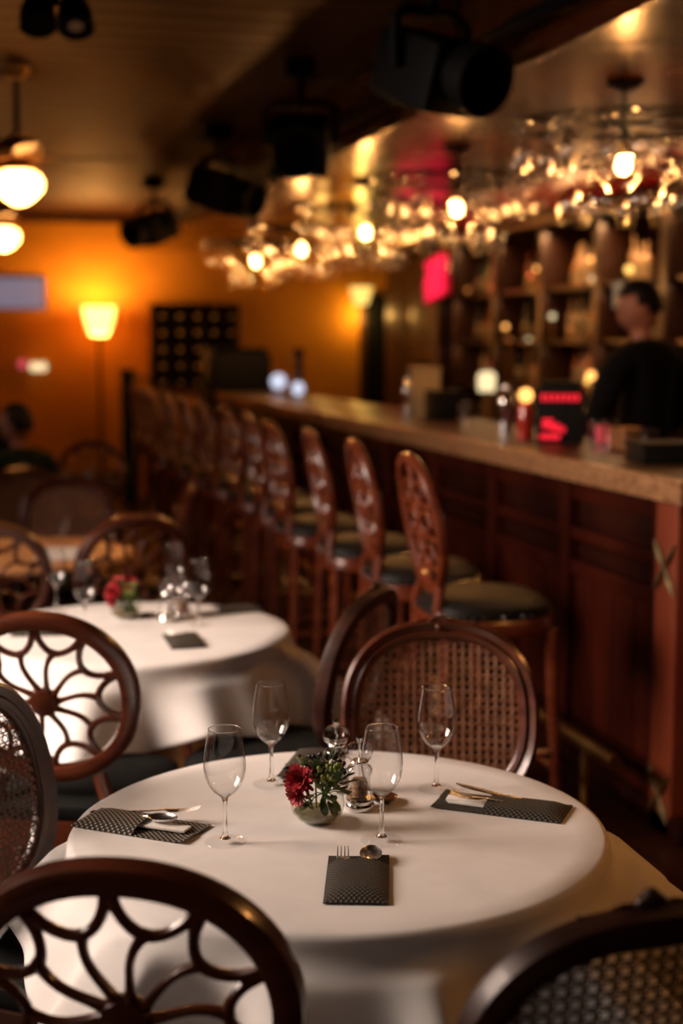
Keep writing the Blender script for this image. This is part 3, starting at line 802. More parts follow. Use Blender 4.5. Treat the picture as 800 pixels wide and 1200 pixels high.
# ------------------------------------------------------------------ cutlery pouches
MATL = {'a': 'mat', 'b': 'mat_light'}
def make_pouch(mat, label, p0, p1, back=0.235, pocket=0.165, wd=0.104):
    """p0: centre of the closed end, p1: direction point"""
    d = (p1-p0); psi = math.atan2(d.x, d.y)
    t = thing('cutlery_pouch', label, 'pouch', p0, -psi)
    def sheet(y0, y1, z, curl, th=0.0012, x0=None, zf=None):
        bm = B(); nx, ny = 8, 14; g = [[], []]
        for lay in (0, 1):
            for j in range(ny+1):
                row = []
                for i in range(nx+1):
                    x = -wd/2+wd*i/nx; y = y0+(y1-y0)*j/ny
                    zz = (zf(x, y) if zf else 0)+z+lay*th
                    row.append(bm.verts.new((x, y, zz)))
                g[lay].append(row)
        for j in range(ny):
            for i in range(nx):
                bm.faces.new((g[1][j][i], g[1][j][i+1], g[1][j+1][i+1], g[1][j+1][i]))
                bm.faces.new((g[0][j][i], g[0][j+1][i], g[0][j+1][i+1], g[0][j][i+1]))
        for i in range(nx):
            for j in (0, ny):
                bm.faces.new((g[0][j][i], g[0][j][i+1], g[1][j][i+1], g[1][j][i]))
        for j in range(ny):
            for i in (0, nx):
                bm.faces.new((g[0][j][i], g[0][j+1][i], g[1][j+1][i], g[1][j][i]))
        return bm
    build('back_panel', sheet(0, back, 0.0002, 0, zf=lambda x, y: 0.004*max(0, (y-back+0.03)/0.03)**2 * (1 if x > 0 else 0.3)), mat, t)
    def bulge(x, y):
        k = math.cos(PI*x/wd)**0.5 if abs(x) < wd/2-1e-4 else 0
        return k*0.0125*min(1, y/0.03)**0.6
    build('front_panel', sheet(0, pocket, 0.0016, 0, zf=bulge), mat, t)
    return t, psi
def strip3(bm, pts, ws, th):
    """flat bar through pts with widths ws and thickness th (list or number)"""
    rows = []
    for i, p in enumerate(pts):
        p = Vector(p); h = (th[i] if isinstance(th, list) else th)/2; q = ws[i]/2
        rows.append([bm.verts.new(p+Vector(v)) for v in ((-q, 0, -h*0.5), (-q*0.6, 0, h), (q*0.6, 0, h), (q, 0, -h*0.5), (0, 0, -h))])
    for A, C in zip(rows, rows[1:]):
        for k in range(5): bm.faces.new((A[k], A[(k+1) % 5], C[(k+1) % 5], C[k]))
    bm.faces.new(rows[0]); bm.faces.new(list(reversed(rows[-1])))
def make_fork(label, loc, rz, tilt=0, roll=0):
    t = thing('fork', label, 'fork', loc, rz); t.rotation_euler = (tilt, roll, rz)
    bm = B(); strip3(bm, [(0, 0, 0), (0, 0.03, 0), (0, 0.09, 0.001), (0, 0.125, 0.003)], [0.016, 0.014, 0.006, 0.007], 0.0022); build('handle', bm, 'steel', t)
    bm = B(); strip3(bm, [(0, 0.124, 0.003), (0, 0.135, 0.0018), (0, 0.150, 0.001)], [0.007, 0.02, 0.0215], 0.0016); build('fork_head', bm, 'steel', t)
    for k in range(4):
        x = (k-1.5)*0.0060
        bm = B(); strip3(bm, [(x, 0.149, 0.001), (x*1.02, 0.17, 0.0015), (x*1.0, 0.192, 0.006)], [0.0036, 0.0030, 0.0016], 0.0014); build('tine', bm, 'steel', t)
    return t
def make_spoon(label, loc, rz, tilt=0, roll=0):
    t = thing('spoon', label, 'spoon', loc, rz); t.rotation_euler = (tilt, roll, rz)
    bm = B(); strip3(bm, [(0, 0, 0), (0, 0.03, 0), (0, 0.09, 0.001), (0, 0.128, 0.004)], [0.016, 0.014, 0.006, 0.006], 0.0022); build('handle', bm, 'steel', t)
    bm = B(); N = 24; rings = []
    for lay in (0, 1):
        for (q, dz) in ((1.0, 0.0), (0.85, -0.0035), (0.6, -0.006), (0.3, -0.0075)):
            rings.append([bm.verts.new((0.019*q*math.cos(2*PI*k/N)*(1-0.12*math.sin(2*PI*k/N)), 0.158+0.031*q*math.sin(2*PI*k/N), 0.006+dz-lay*0.0012)) for k in range(N)])
    up = rings[:4]; lo = rings[4:]
    for S in (up, lo):
        for A, C in zip(S, S[1:]):
            for k in range(N): bm.faces.new((A[k], A[(k+1) % N], C[(k+1) % N], C[k]))
        bm.faces.new(S[-1])
    for k in range(N): bm.faces.new((up[0][k], up[0][(k+1) % N], lo[0][(k+1) % N], lo[0][k]))
    build('spoon_bowl', bm, 'steel', t)
    return t
def make_knife(label, loc, rz, tilt=0):
    t = thing('knife', label, 'knife', loc, rz); t.rotation_euler = (tilt, 0, rz)
    bm = B(); strip3(bm, [(0, 0, 0), (0, 0.05, 0), (0, 0.10, 0)], [0.014, 0.015, 0.011], 0.005); build('handle', bm, 'steel', t)
    bm = B(); strip3(bm, [(0, 0.099, 0), (0, 0.12, 0), (0.002, 0.16, 0), (0.004, 0.19, 0), (0.007, 0.208, 0)], [0.012, 0.018, 0.021, 0.018, 0.004], 0.0014); build('blade', bm, 'steel', t)
    return t
def make_napkin(label, loc, rz, L=0.16, W=0.03, fan=False):
    t = thing('napkin', label, 'napkin', loc, rz)
    for k in range(2):
        bm = B(); box(bm, ((k-0.5)*0.014, L/2+k*0.006, 0.0028+k*0.0026), (W, L, 0.0045), rz=(k-0.5)*0.16, bevel=0.002); build('folded_layer', bm, 'napkin', t)
    return t
def setting(mat, label, where, p0, p1, items, **kw):
    t, psi = make_pouch(mat, label, p0, p1, **kw)
    ax = Vector((math.sin(psi), math.cos(psi), 0)); rx = Vector((math.cos(psi), -math.sin(psi), 0))
    for (k, sx, sy, dz, dr, tilt) in items:
        q = p0+rx*sx+ax*sy+Vector((0, 0, dz))
        lab = '%s %s' % ({'fork': 'steel fork showing its tines out of', 'spoon': 'steel spoon lying in', 'knife': 'steel knife with its blade out of', 'napkin': 'folded white napkin tucked in'}[k], where)
        {'fork': make_fork, 'spoon': make_spoon, 'knife': make_knife, 'napkin': make_napkin}[k](lab, q, -psi+dr, *(() if k == 'napkin' else (tilt,)))
h2 = H+0.001
setting('mat', 'dark woven cutlery pouch lying nearest the viewer on the front table', 'the pouch nearest the viewer',
        at(417, 1060, z=H), at(421, 996, z=H), [('fork', -0.022, 0.030, 0.004, 0.03, 0.02), ('spoon', 0.016, 0.034, 0.004, -0.03, 0.035)], back=0.205, pocket=0.160)
setting('mat_light', 'dotted woven cutlery pouch at the left of the front table', 'the dotted left-hand pouch',
        at(101, 958, z=H), at(250, 981, z=H), [('napkin', -0.006, 0.050, 0.0020, -0.04, 0), ('spoon', -0.020, 0.0, 0.006, -0.06, 0.05), ('fork', -0.020, 0.022, 0.0065, 0.20, 0.09)], back=0.235, pocket=0.130)
setting('mat', 'dark woven cutlery pouch at the right of the front table', 'the right-hand pouch',
        at(664, 955, z=H), at(524, 938, z=H), [('napkin', 0.0, 0.066, 0.0020, 0.04, 0), ('knife', 0.014, 0.025, 0.007, -0.14, 0.06), ('fork', 0.0, 0.030, 0.0065, 0.12, 0.07)], back=0.25, pocket=0.150)
setting('mat', 'dark woven cutlery pouch at the far side of the front table, behind the vase', 'the pouch behind the vase',
        at(378, 880, z=H), at(346, 922, z=H), [('napkin', 0.0, 0.05, 0.0025, 0.05, 0)], back=0.21, pocket=0.15)
setting('mat', 'blurred dark pouch nearest the viewer on the second table', 'the nearest pouch of the second table',
        at(222, 760, z=H), at(206, 738, z=H), [('napkin', 0.0, 0.07, 0.0025, 0.1, 0)], back=0.21, pocket=0.15)
setting('mat', 'blurred dark pouch at the far right of the second table', 'the far right pouch of the second table',
        at(304, 713, z=H), at(262, 716, z=H), [('napkin', 0.0, 0.07, 0.0025, 0.1, 0)], back=0.21, pocket=0.15)
setting('mat', 'blurred dark pouch at the left of the second table, seen through the pierced chair', 'the left pouch of the second table',
        at(14, 742, z=H), at(70, 741, z=H), [('spoon', 0.0, 0.02, 0.0085, 0.1, 0.02)], back=0.21, pocket=0.15)
# white runner on the bare table
bm = B(); box(bm, (0, 0, 0.0022), (0.2, 0.34, 0.003), bevel=0.001)
o = build('napkin', bm, 'napkin', None, True, (T3.x+0.17, T3.y-0.10, TZ+0.0005), (0, 0, -0.15)); tag(o, 'white napkin lying flat on the bare wooden table', 'napkin')

# ------------------------------------------------------------------ bar counter
XB, YN, YE, ZT = 2.15, 3.93, 12.0, 1.19
bar = thing('bar_counter', 'long dark red panelled wooden bar with a speckled golden-brown edge', 'bar', (XB+0.33, (YN+YE)/2, 0))
def bpart(name, bm, mat, par=None, smooth=True):
    for v in bm.verts: v.co -= Vector((XB+0.33, (YN+YE)/2, 0))
    return build(name, bm, mat, par or bar, smooth)
bpart('countertop', boxb((XB+0.35, (YN+YE)/2+0.015, ZT-0.035), (0.62, YE-YN-0.03, 0.07), bevel=0.004), 'counter_dark')
bpart('edge_band', boxb((XB+0.02, (YN+YE)/2, ZT-0.036), (0.04, YE-YN, 0.078), bevel=0.010), 'bar_top')
bpart('edge_band', boxb((XB+0.35, YN+0.015, ZT-0.036), (0.62, 0.03, 0.078), bevel=0.010), 'bar_top')
bm = B(); box(bm, (XB+0.395, (YN+YE)/2+0.06, 0.56), (0.51, YE-YN-0.16, 1.12)); bpart('carcass', bm, 'bar_dark', smooth=False)
XF = XB+0.13      # plane of the carcass front
bays = 10; bw = (YE-YN-0.40)/bays
for i in range(bays+1):
    y = YN+0.30+bw*i
    bpart('stile', boxb((XF-0.02, y, 0.60), (0.045, 0.10, 1.04), bevel=0.006), 'bar_wood')
for i in range(bays):
    y = YN+0.30+bw*(i+0.5); L = bw-0.10
    for z, hh in ((1.075, 0.09), (0.90, 0.045), (0.77, 0.055), (0.13, 0.10)):
        bpart('rail', boxb((XF-0.015, y, z), (0.035, L, hh), bevel=0.006), 'bar_wood')
    bpart('panel', boxb((XF-0.006, y, 0.985), (0.018, L-0.06, 0.085), bevel=0.006), 'bar_dark')
    bpart('panel', boxb((XF-0.006, y, 0.836), (0.018, L-0.06, 0.045), bevel=0.006), 'bar_dark')
    for k in range(4):
        bpart('panel_board', boxb((XF-0.005, y-L/2+L*(k+0.5)/4, 0.46), (0.018, L/4-0.008, 0.55), bevel=0.005), 'bar_wood')
# near corner post with crossed brass leaf mounts
bpart('corner_post', boxb((XF-0.005, YN+0.195, 0.56), (0.13, 0.15, 1.12), bevel=0.01), 'bar_wood_lit')
bpart('plinth', boxb((XF-0.02, (YN+YE)/2, 0.04), (0.10, YE-YN-0.1, 0.08), bevel=0.01), 'bar_dark')
def leafmount(z):
    par = None
    for s in (-1, 1):
        for q in (-1, 1):
            bm = B()
            pts = [Vector((XF-0.078, YN+0.195+s*0.066*j/6, z+q*0.085*(j/6)**1.2)) for j in range(7)]
            tube(bm, pts, [0.010, 0.006, 0.010, 0.014, 0.013, 0.008, 0.002], 6, flat=0.5)
            bpart('brass_mount', bm, 'old_brass')['label'] = 'tarnished brass leaf mount'
leafmount(at(780, 665, X=XF-0.07).z); leafmount(at(772, 930, X=XF-0.07).z)
bm = B(); tube(bm, [(XB-0.14, YN+0.12, 0.28), (XB-0.14, YE-0.3, 0.28)], 0.024, 12)
bpart('foot_rail', bm, 'brass')['label'] = 'brass foot rail'
for y in [YN+0.35+1.5*i for i in range(6)]:
    bpart('rail_bracket', tube(B(), [(XB-0.14, y, 0.26), (XB-0.14, y, 0.02), (XB-0.14, y, 0.0)], [0.012, 0.012, 0.03], 8), 'brass')

# ------------------------------------------------------------------ bar stools
def make_stool():
    t = thing('bar_stool', 'x', 'stool')      # faces +Y, back at -Y
    wd = 'stool_wood'
    bm = B(); rings = []
    for gr, z in ((-0.01, 0.70), (0.0, 0.703), (0.003, 0.74), (-0.005, 0.755)):
        rings.append([bm.verts.new(((0.205+gr)*x, (0.205+gr)*y, z)) for x, y in superellipse(1, 1, 3.2, 32)])
    for A, C in zip(rings, rings[1:]):
        for i in range(32): bm.faces.new((A[i], A[(i+1) % 32], C[(i+1) % 32], C[i]))
    bm.faces.new(list(reversed(rings[0]))); bm.faces.new(rings[-1])
    build('seat_frame', bm, wd, t)
    bm = B(); rings = []
    for gr, z in ((-0.012, 0.756), (-0.002, 0.768), (-0.004, 0.79), (-0.03, 0.81), (-0.09, 0.822)):
        rings.append([bm.verts.new(((0.205+gr)*x, (0.205+gr)*y, z)) for x, y in superellipse(1, 1, 3.0, 32)])
    for A, C in zip(rings, rings[1:]):
        for i in range(32): bm.faces.new((A[i], A[(i+1) % 32], C[(i+1) % 32], C[i]))
    bm.faces.new(list(reversed(rings[0]))); bm.faces.new(rings[-1])
    seat = build('seat', bm, 'leather', t)
    bm = B()
    for x, y in superellipse(0.203, 0.203, 3.2, 40): sphere(bm, (x, y, 0.766), 0.006, 6)
    st = build('nailhead_row', bm, 'chrome', seat); st['kind'] = 'stuff'
    for sx in (-1, 1):
        for sy in (-1, 1):
            pts = [(sx*0.17, sy*0.17, 0.72), (sx*0.175, sy*0.178, 0.45), (sx*0.19, sy*0.19, 0.12), (sx*0.2, sy*0.205, 0.0)]
            build('leg', tube(B(), pts, [0.023, 0.020, 0.015, 0.014], 8), wd, t)
    for a, b in (((-1, -1), (1, -1)), ((1, -1), (1, 1)), ((1, 1), (-1, 1)), ((-1, 1), (-1, -1))):
        z = 0.26 if a[1] == b[1] else 0.32
        build('stretcher', tube(B(), [(a[0]*0.185, a[1]*0.185, z), (b[0]*0.185, b[1]*0.185, z)], 0.011, 8), wd, t)
    f0 = backmap(1.045, -0.215, 0.35)
    path = superellipse(0.178, 0.213, 2.2, 48)
    build('backrest_frame', sweep2d(B(), path, [(0.018, -0.008), (0.012, -0.015), (-0.012, -0.013), (-0.018, 0), (-0.012, 0.013), (0.012, 0.015), (0.018, 0.008)], f0, closed=True), wd, t)
    for s in (-1, 1):
        q = f0(s*0.10, -0.197, 0)
        build('stile', tube(B(), [(s*0.135, -0.185, 0.73), (s*0.12, -0.19, 0.79), tuple(q)], [0.018, 0.016, 0.017], 8), wd, t)
    # carved pierced splat: scrolls and a central leaf
    for s in (-1, 1):
        for (cu, cv, r_) in ((0.055, 0.10, 0.045), (0.065, 0.0, 0.05), (0.055, -0.105, 0.045)):
            path = [(s*(cu+r_*math.cos(R(a))*(1-a/700)), cv+r_*math.sin(R(a))*(1-a/700)) for a in range(0, 400, 25)]
            build('scroll', sweep2d(B(), path, oval_prof(0.008, 0.008, 6), f0), wd, t)
    path = [(0.010*math.sin(k*0.9), -0.19+0.38*k/12) for k in range(13)]
    build('splat', sweep2d(B(), path, oval_prof(0.016, 0.007, 8), f0, scale=[1.3, 1, .7, .8, 1.1, 1.4, 1.6, 1.4, 1.1, .8, .7, 1, 1.3]), wd, t)
    for v_ in (0.055, -0.05, -0.15):
        hw = 0.17*math.sqrt(1-(v_/0.213)**2)
        build('cross_rail', sweep2d(B(), [(-hw, v_), (-hw*0.5, v_+0.012), (0, v_), (hw*0.5, v_+0.012), (hw, v_)], oval_prof(0.008, 0.007, 6), f0), wd, t)
    return t
stl = make_stool()
ordn = ['nearest', 'second', 'third', 'fourth', 'fifth', 'sixth', 'seventh', 'eighth', 'ninth', 'tenth', 'eleventh', 'farthest']
rnd = random.Random(5)
for i in range(12):
    y = 4.27+0.665*i
    x = 1.63+rnd.uniform(-0.02, 0.02)
    o = stl if i == 0 else copy_tree(stl)
    o.location = (x, y, 0); o.rotation_euler = (0, 0, -R(90+rnd.uniform(-7, 5) - (0 if i else 0)))
    o['label'] = ('tall carved-back wooden stool, %s to the viewer in the row along the bar' if i in (0,) else '%s tall carved-back wooden stool from the viewer, along the bar') % ordn[i].replace('farthest', 'twelfth and last')
    o['group'] = 'bar stools lined up along the bar'

# ------------------------------------------------------------------ pendant glass racks
def make_rack():
    t = thing('pendant_rack_lamp', 'x', 'lamp')          # origin at the bulb
    bm = B(); lathe(bm, [(0.0, 0.317), (0.07, 0.317), (0.075, 0.305), (0.03, 0.285), (0.0, 0.285)], 24); build('ceiling_canopy', bm, 'black_metal', t)
    build('rod', tube(B(), [(0, 0, 0.30), (0, 0, 0.08)], 0.008, 8), 'black_metal', t)
    bm = B(); lathe(bm, [(0.0, 0.045), (0.02, 0.045), (0.024, 0.06), (0.02, 0.09), (0.0, 0.092)], 16); build('socket', bm, 'brass', t)
    bm = B(); lathe(bm, [(0.0, -0.036), (0.016, -0.032), (0.027, -0.018), (0.031, 0.0), (0.027, 0.018), (0.018, 0.036), (0.014, 0.046)], 20); build('bulb', bm, 'bulb', t)
    for (rr, z) in ((0.42, 0.155), (0.30, 0.155)):
        build('ring', tube(B(), [(rr*math.cos(2*PI*k/48), rr*math.sin(2*PI*k/48), z) for k in range(48)], 0.006, 6, closed=True), 'black_metal', t)
    build('ring', tube(B(), [(0.22*math.cos(2*PI*k/40), 0.22*math.sin(2*PI*k/40), 0.015) for k in range(40)], 0.005, 6, closed=True), 'black_metal', t)
    for k in range(6):
        a = PI*k/3
        build('arm', tube(B(), [(0.01*math.cos(a), 0.01*math.sin(a), 0.16), (0.42*math.cos(a), 0.42*math.sin(a), 0.16)], 0.006, 6), 'black_metal', t)
    for k in range(3):
        a = 2*PI*k/3+0.5
        build('hanger', tube(B(), [(0.22*math.cos(a), 0.22*math.sin(a), 0.157), (0.22*math.cos(a), 0.22*math.sin(a), 0.012)], 0.003, 6), 'black_metal', t)
    return t
def make_hanging_glass(s):
    t = thing('hanging_wine_glass', 'x', 'glass')         # origin at foot, glass upside down, cheap
    bm = B(); prof = [(r*s, -z*s) for r, z in wine_profile()]
    lathe(bm, prof, 20, closed_top=False, closed_bot=False)
    build('bowl', bm, 'hang_glass', t)
    bm = B(); lathe(bm, [(0.036*s, 0.0), (0.034*s, -0.003), (0.010*s, -0.006), (0.004*s, -0.02), (0.0035*s, -0.07*s), (0.006*s, -0.082*s)], 14)
    build('stem', bm, 'hang_glass', t)
    return t
rack = make_rack(); gA = make_hanging_glass(0.9); gB = make_hanging_glass(1.15)
PB = [at(730, 195, X=2.55), at(535, 242, X=2.55), at(428, 272, X=2.55), at(353, 292, X=2.55), at(300, 316, X=2.55)]
rk = ['nearest', 'second', 'third', 'fourth', 'farthest']
firstA = firstB = True
for i, p in enumerate(PB):
    p.z = 2.303
    lab = 'lit bulb lamp ringed by upturned glasses, %s of five over the bar' % rk[i]
    if i == 0: rack.location = p; rack['label'] = lab; rack['group'] = 'glass rack lamps over the bar'
    else: dup(rack, p, i*0.3, lab, 'glass rack lamps over the bar')
    lamp('bulb_light', 'POINT', p+Vector((0, 0, -0.055)), 20 if i else 17, WARM, 0.03)
    for k in range(20):
        ra = 0.42 if k % 2 == 0 else 0.30
        a = 2*PI*k/20+0.2*i
        q = p+Vector((ra*math.cos(a), ra*math.sin(a), 0.149))
        lab = 'wine glass hanging upside down in the upper ring of the %s rack lamp' % rk[i]
        if firstA: gA.location = q; gA['label'] = lab; gA['group'] = 'upper ring glasses, %s rack' % rk[i]; firstA = False
        else: dup(gA, q, 0, lab, 'upper ring glasses, %s rack' % rk[i])
    for k in range(9):
        a = 2*PI*k/9+0.35+0.3*i
        q = p+Vector((0.22*math.cos(a), 0.22*math.sin(a), 0.010))
        lab = 'larger glass hanging upside down in the lower ring of the %s rack lamp' % rk[i]
        if firstB: gB.location = q; gB['label'] = lab; gB['group'] = 'lower ring glasses, %s rack' % rk[i]; firstB = False
        else: dup(gB, q, 0, lab, 'lower ring glasses, %s rack' % rk[i])

t = thing('fill_pendant', 'added unseen pendant for warm fill, beyond the right edge near the viewer', 'lamp', (2.35, 2.2, ZS))
build('ceiling_canopy', lathe(B(), [(0.0, 0), (0.06, 0.0), (0.05, -0.03), (0.0, -0.03)], 20), 'black_metal', t)
build('cord', tube(B(), [(0, 0, -0.02), (0, 0, -0.52)], 0.004, 6), 'black_metal', t)
build('lamp_shade', lathe(B(), [(0.02, -0.50), (0.05, -0.52), (0.14, -0.66), (0.135, -0.66), (0.045, -0.525), (0.018, -0.508)], 24, closed_top=False, closed_bot=False), 'brass', t)
bm = B(); sphere(bm, (0, 0, -0.60), 0.035, 12); build('bulb', bm, 'bulb', t)
lamp('fill_pendant_light', 'POINT', (2.35, 2.2, ZS-0.69), 16, WARM, 0.05)  # pendant added out of view to warm the front cloth's right side
# ------------------------------------------------------------------ ceiling fans
def make_fan():
    t = thing('ceiling_fan', 'x', 'fan')         # origin at ceiling
    bm = B(); lathe(bm, [(0.0, 0.0), (0.07, 0.0), (0.065, -0.03), (0.03, -0.06), (0.0, -0.06)], 20); build('canopy', bm, 'brass', t)
    build('rod', tube(B(), [(0, 0, -0.05), (0, 0, -0.36)], 0.014, 8), 'black_metal', t)
    bm = B(); lathe(bm, [(0.0, -0.34), (0.05, -0.345), (0.11, -0.38), (0.125, -0.42), (0.11, -0.46), (0.06, -0.48), (0.0, -0.48)], 28); build('motor_housing', bm, 'brass', t)
    for k in range(5):
        a = 2*PI*k/5+0.1; rm = Matrix.Rotation(a, 3, 'Z')
        bm = B(); box(bm, (0, 0, 0), (0.12, 0.03, 0.008), bevel=0.002)
        for v in bm.verts: v.co = rm @ (v.co+Vector((0.16, 0, -0.455)))
        br = build('blade_arm', bm, 'brass', t)
        bm = B(); pts = []
        outl = [(0.0, -0.045), (0.30, -0.062), (0.40, -0.05), (0.42, 0.0), (0.40, 0.05), (0.30, 0.062), (0.0, 0.045)]
        lo = [bm.verts.new(rm @ Vector((0.19+x, y, -0.455+0.16*y))) for x, y in outl]
        hi = [bm.verts.new(rm @ Vector((0.19+x, y, -0.449+0.16*y))) for x, y in outl]
        bm.faces.new(list(reversed(lo))); bm.faces.new(hi)
        for i in range(7): bm.faces.new((lo[i], lo[(i+1) % 7], hi[(i+1) % 7], hi[i]))
        build('blade', bm, 'mahogany_dark', t, smooth=False)
    bm = B(); lathe(bm, [(0.05, -0.48), (0.09, -0.50), (0.095, -0.515), (0.0, -0.515)], 24); build('light_fitter', bm, 'brass', t)
    bm = B(); lathe(bm, [(0.07, -0.516), (0.11, -0.535), (0.128, -0.57), (0.122, -0.61), (0.08, -0.655), (0.03, -0.685), (0.0, -0.69)], 28); build('glass_globe', bm, 'globe', t)
    return t
fan = make_fan()
q1 = at(22, 214, X=None, Y=7.6); q2 = at(4, 290, X=None, Y=11.4)
for i, (q, lab) in enumerate(((q1, 'ceiling fan with lit bowl globe, nearer of the two at upper left'), (q2, 'ceiling fan with lit globe, farther and lower of the two at the left edge'))):
    loc = (q.x, q.y, ZC)
    if i == 0: fan.location = loc; fan['label'] = lab; fan.rotation_euler = (0, 0, -0.365)
    else: dup(fan, loc, -0.365, lab)
    lamp('fan_light', 'POINT', (q.x, q.y, ZC-0.60), 25, (1.0, 0.44, 0.13), 0.1)

# ------------------------------------------------------------------ stage lights on a pipe beside the bulkhead
pp = thing('lighting_pipe', 'black pipe running under the ceiling along the bulkhead', 'pipe', (1.97, 8.5, 2.74))
build('pipe', tube(B(), [(0, -6.5, 0), (0, 6.5, 0)], 0.026, 10), 'black_metal', pp)
for y in (-6, -3, 0, 3, 6): build('pipe_hanger', tube(B(), [(0, y, 0.02), (0, y, ZC-2.74)], 0.008, 6), 'black_metal', pp)
def make_stage(scale=1.0):
    t = thing('stage_light', 'x', 'lamp')   # origin at the pipe
    bm = B(); box(bm, (0, 0, -0.038), (0.12, 0.12, 0.075), bevel=0.01); build('clamp', bm, 'black_metal', t)
    bm = B(); tube(bm, [(-0.15, 0, -0.25), (-0.15, 0, -0.10), (-0.10, 0, -0.07), (0.10, 0, -0.07), (0.15, 0, -0.10), (0.15, 0, -0.25)], 0.018, 8); build('yoke', bm, 'black_metal', t)
    bm = B(); box(bm, (0, 0.0, -0.25), (0.25, 0.30, 0.22), bevel=0.04, rot=Matrix.Rotation(R(20), 3, 'X')); build('housing', bm, 'black_metal', t)
    bm = B()
    lathe(bm, [(0.085, 0.0), (0.10, 0.06), (0.11, 0.13), (0.10, 0.13), (0.08, 0.02), (0.0, 0.02)], 20)
    mm = Matrix.Translation((0, -0.13, -0.27)) @ Matrix.Rotation(R(110), 4, 'X')
    for v in bm.verts: v.co = mm @ v.co
    build('lens_barrel', bm, 'black', t)
    for ch in t.children:
        if not ch.name.startswith('clamp'):
            for v in ch.data.vertices: v.co.z -= 0.11
    build('drop_rod', tube(B(), [(0, 0, -0.06), (0, 0, -0.19)], 0.02, 8), 'black_metal', t)
    return t
sl = make_stage()
for i, (px, lab, rz) in enumerate(((505, 'large black stage light nearest the viewer on the ceiling pipe', 0.4), (352, 'black stage light, second on the ceiling pipe', -0.3), (255, 'black stage light, third on the ceiling pipe', 0.8), (178, 'black stage light, farthest on the ceiling pipe', -0.9))):
    q = at(px, 100, X=1.70)
    sl.scale = (1.15,)*3
    if i == 0: sl.location = (1.70, q.y, 3.0); sl['label'] = lab; sl.rotation_euler = (0, 0, rz)
    else: dup(sl, (1.70, q.y, 3.0), rz, lab)
t = thing('track_spotlight', 'black ceiling spotlight with pale round lens, at the top left corner', 'lamp', (0.42, 5.7, ZC))
build('mount_plate', lathe(B(), [(0.0, 0), (0.06, 0.0), (0.06, -0.025), (0.0, -0.025)], 20), 'black_metal', t)
build('arm', tube(B(), [(0, 0, -0.02), (0, 0, -0.1)], 0.012, 8), 'black_metal', t)
for j, (dx, lensm) in enumerate(((-0.07, 'black_metal'), (0.07, 'paper'))):
    bm = B(); lathe(bm, [(0.0, 0.0), (0.05, 0.01), (0.065, 0.06), (0.07, 0.13), (0.062, 0.13), (0.0, 0.115)], 20)
    mm = Matrix.Translation((dx, 0, -0.09)) @ Matrix.Rotation(R(150), 4, 'X')
    for v in bm.verts: v.co = mm @ v.co
    hd = build('spot_head', bm, 'black_metal', t)
    bm = B(); lathe(bm, [(0.0, 0.117), (0.055, 0.117), (0.055, 0.122), (0.0, 0.122)], 20)
    for v in bm.verts: v.co = mm @ v.co
    build('lens', bm, lensm, hd)
build('cross_bar', tube(B(), [(-0.08, 0, -0.1), (0.08, 0, -0.1)], 0.012, 8), 'black_metal', t)

# ------------------------------------------------------------------ far wall: torchiere, wine rack, screen, sconce
q = at(116, 375, Y=15.55)
t = thing('floor_lamp', 'glowing torchiere floor lamp against the far orange wall', 'lamp', (q.x, q.y, 0))
build('base', lathe(B(), [(0.0, 0), (0.14, 0), (0.14, 0.015), (0.03, 0.035), (0.0, 0.035)], 24), 'black_metal', t)
build('pole', tube(B(), [(0, 0, 0.03), (0, 0, q.z-0.16)], 0.018, 10), 'black_metal', t)
build('lamp_shade', lathe(B(), [(0.0, q.z-0.17), (0.085, q.z-0.165), (0.12, q.z-0.10), (0.155, q.z+0.02), (0.175, q.z+0.14), (0.168, q.z+0.14), (0.14, q.z), (0.1, q.z-0.1)], 28, closed_top=False), 'shade', t)
lamp('floor_lamp_light', 'POINT', (q.x, q.y-0.02, q.z+0.12), 80, (1.0, 0.50, 0.13), 0.08)
x0, z1 = at(175, 357, Y=15.98).x, at(175, 357, Y=15.98).z; x1, z0 = at(275, 452, Y=15.98).x, at(275, 452, Y=15.98).z
t = thing('wine_rack', 'dark wall rack of bottles on the far wall, right of the floor lamp', 'rack', ((x0+x1)/2, 15.97, z0))
W_, H_ = x1-x0, z1-z0
build('back_board', boxb((0, 0.0, H_/2), (W_, 0.03, H_)), 'black', t)
for i in range(6): build('divider', boxb((-W_/2+W_*i/5, -0.13, H_/2), (0.018, 0.26, H_)), 'black', t, False)
for i in range(6): build('shelf_board', boxb((0, -0.13, H_*i/5), (W_+0.018, 0.26, 0.018)), 'black', t, False)
glint = {(0, 1): 1, (0, 4): 1, (1, 3): 1, (2, 1): 1, (2, 4): 1, (3, 0): 1, (3, 2): 1, (4, 3): 1, (1, 0): 1, (3, 3): 1, (2, 3): 1}
def bottle_bm(kind, n=16):
    P = {'spirit': [(0.0, 0), (0.037, 0), (0.039, 0.01), (0.039, 0.17), (0.03, 0.2), (0.014, 0.225), (0.013, 0.29), (0.016, 0.292), (0.016, 0.305), (0.0, 0.305)],
         'square': [(0.0, 0), (0.045, 0), (0.047, 0.01), (0.047, 0.14), (0.03, 0.165), (0.015, 0.18), (0.014, 0.225), (0.019, 0.228), (0.019, 0.25), (0.0, 0.25)],
         'tall': [(0.0, 0), (0.034, 0), (0.035, 0.01), (0.035, 0.20), (0.02, 0.25), (0.013, 0.275), (0.0125, 0.33), (0.015, 0.332), (0.015, 0.345), (0.0, 0.345)]}[kind]
    return lathe(B(), P, n)
hb = None
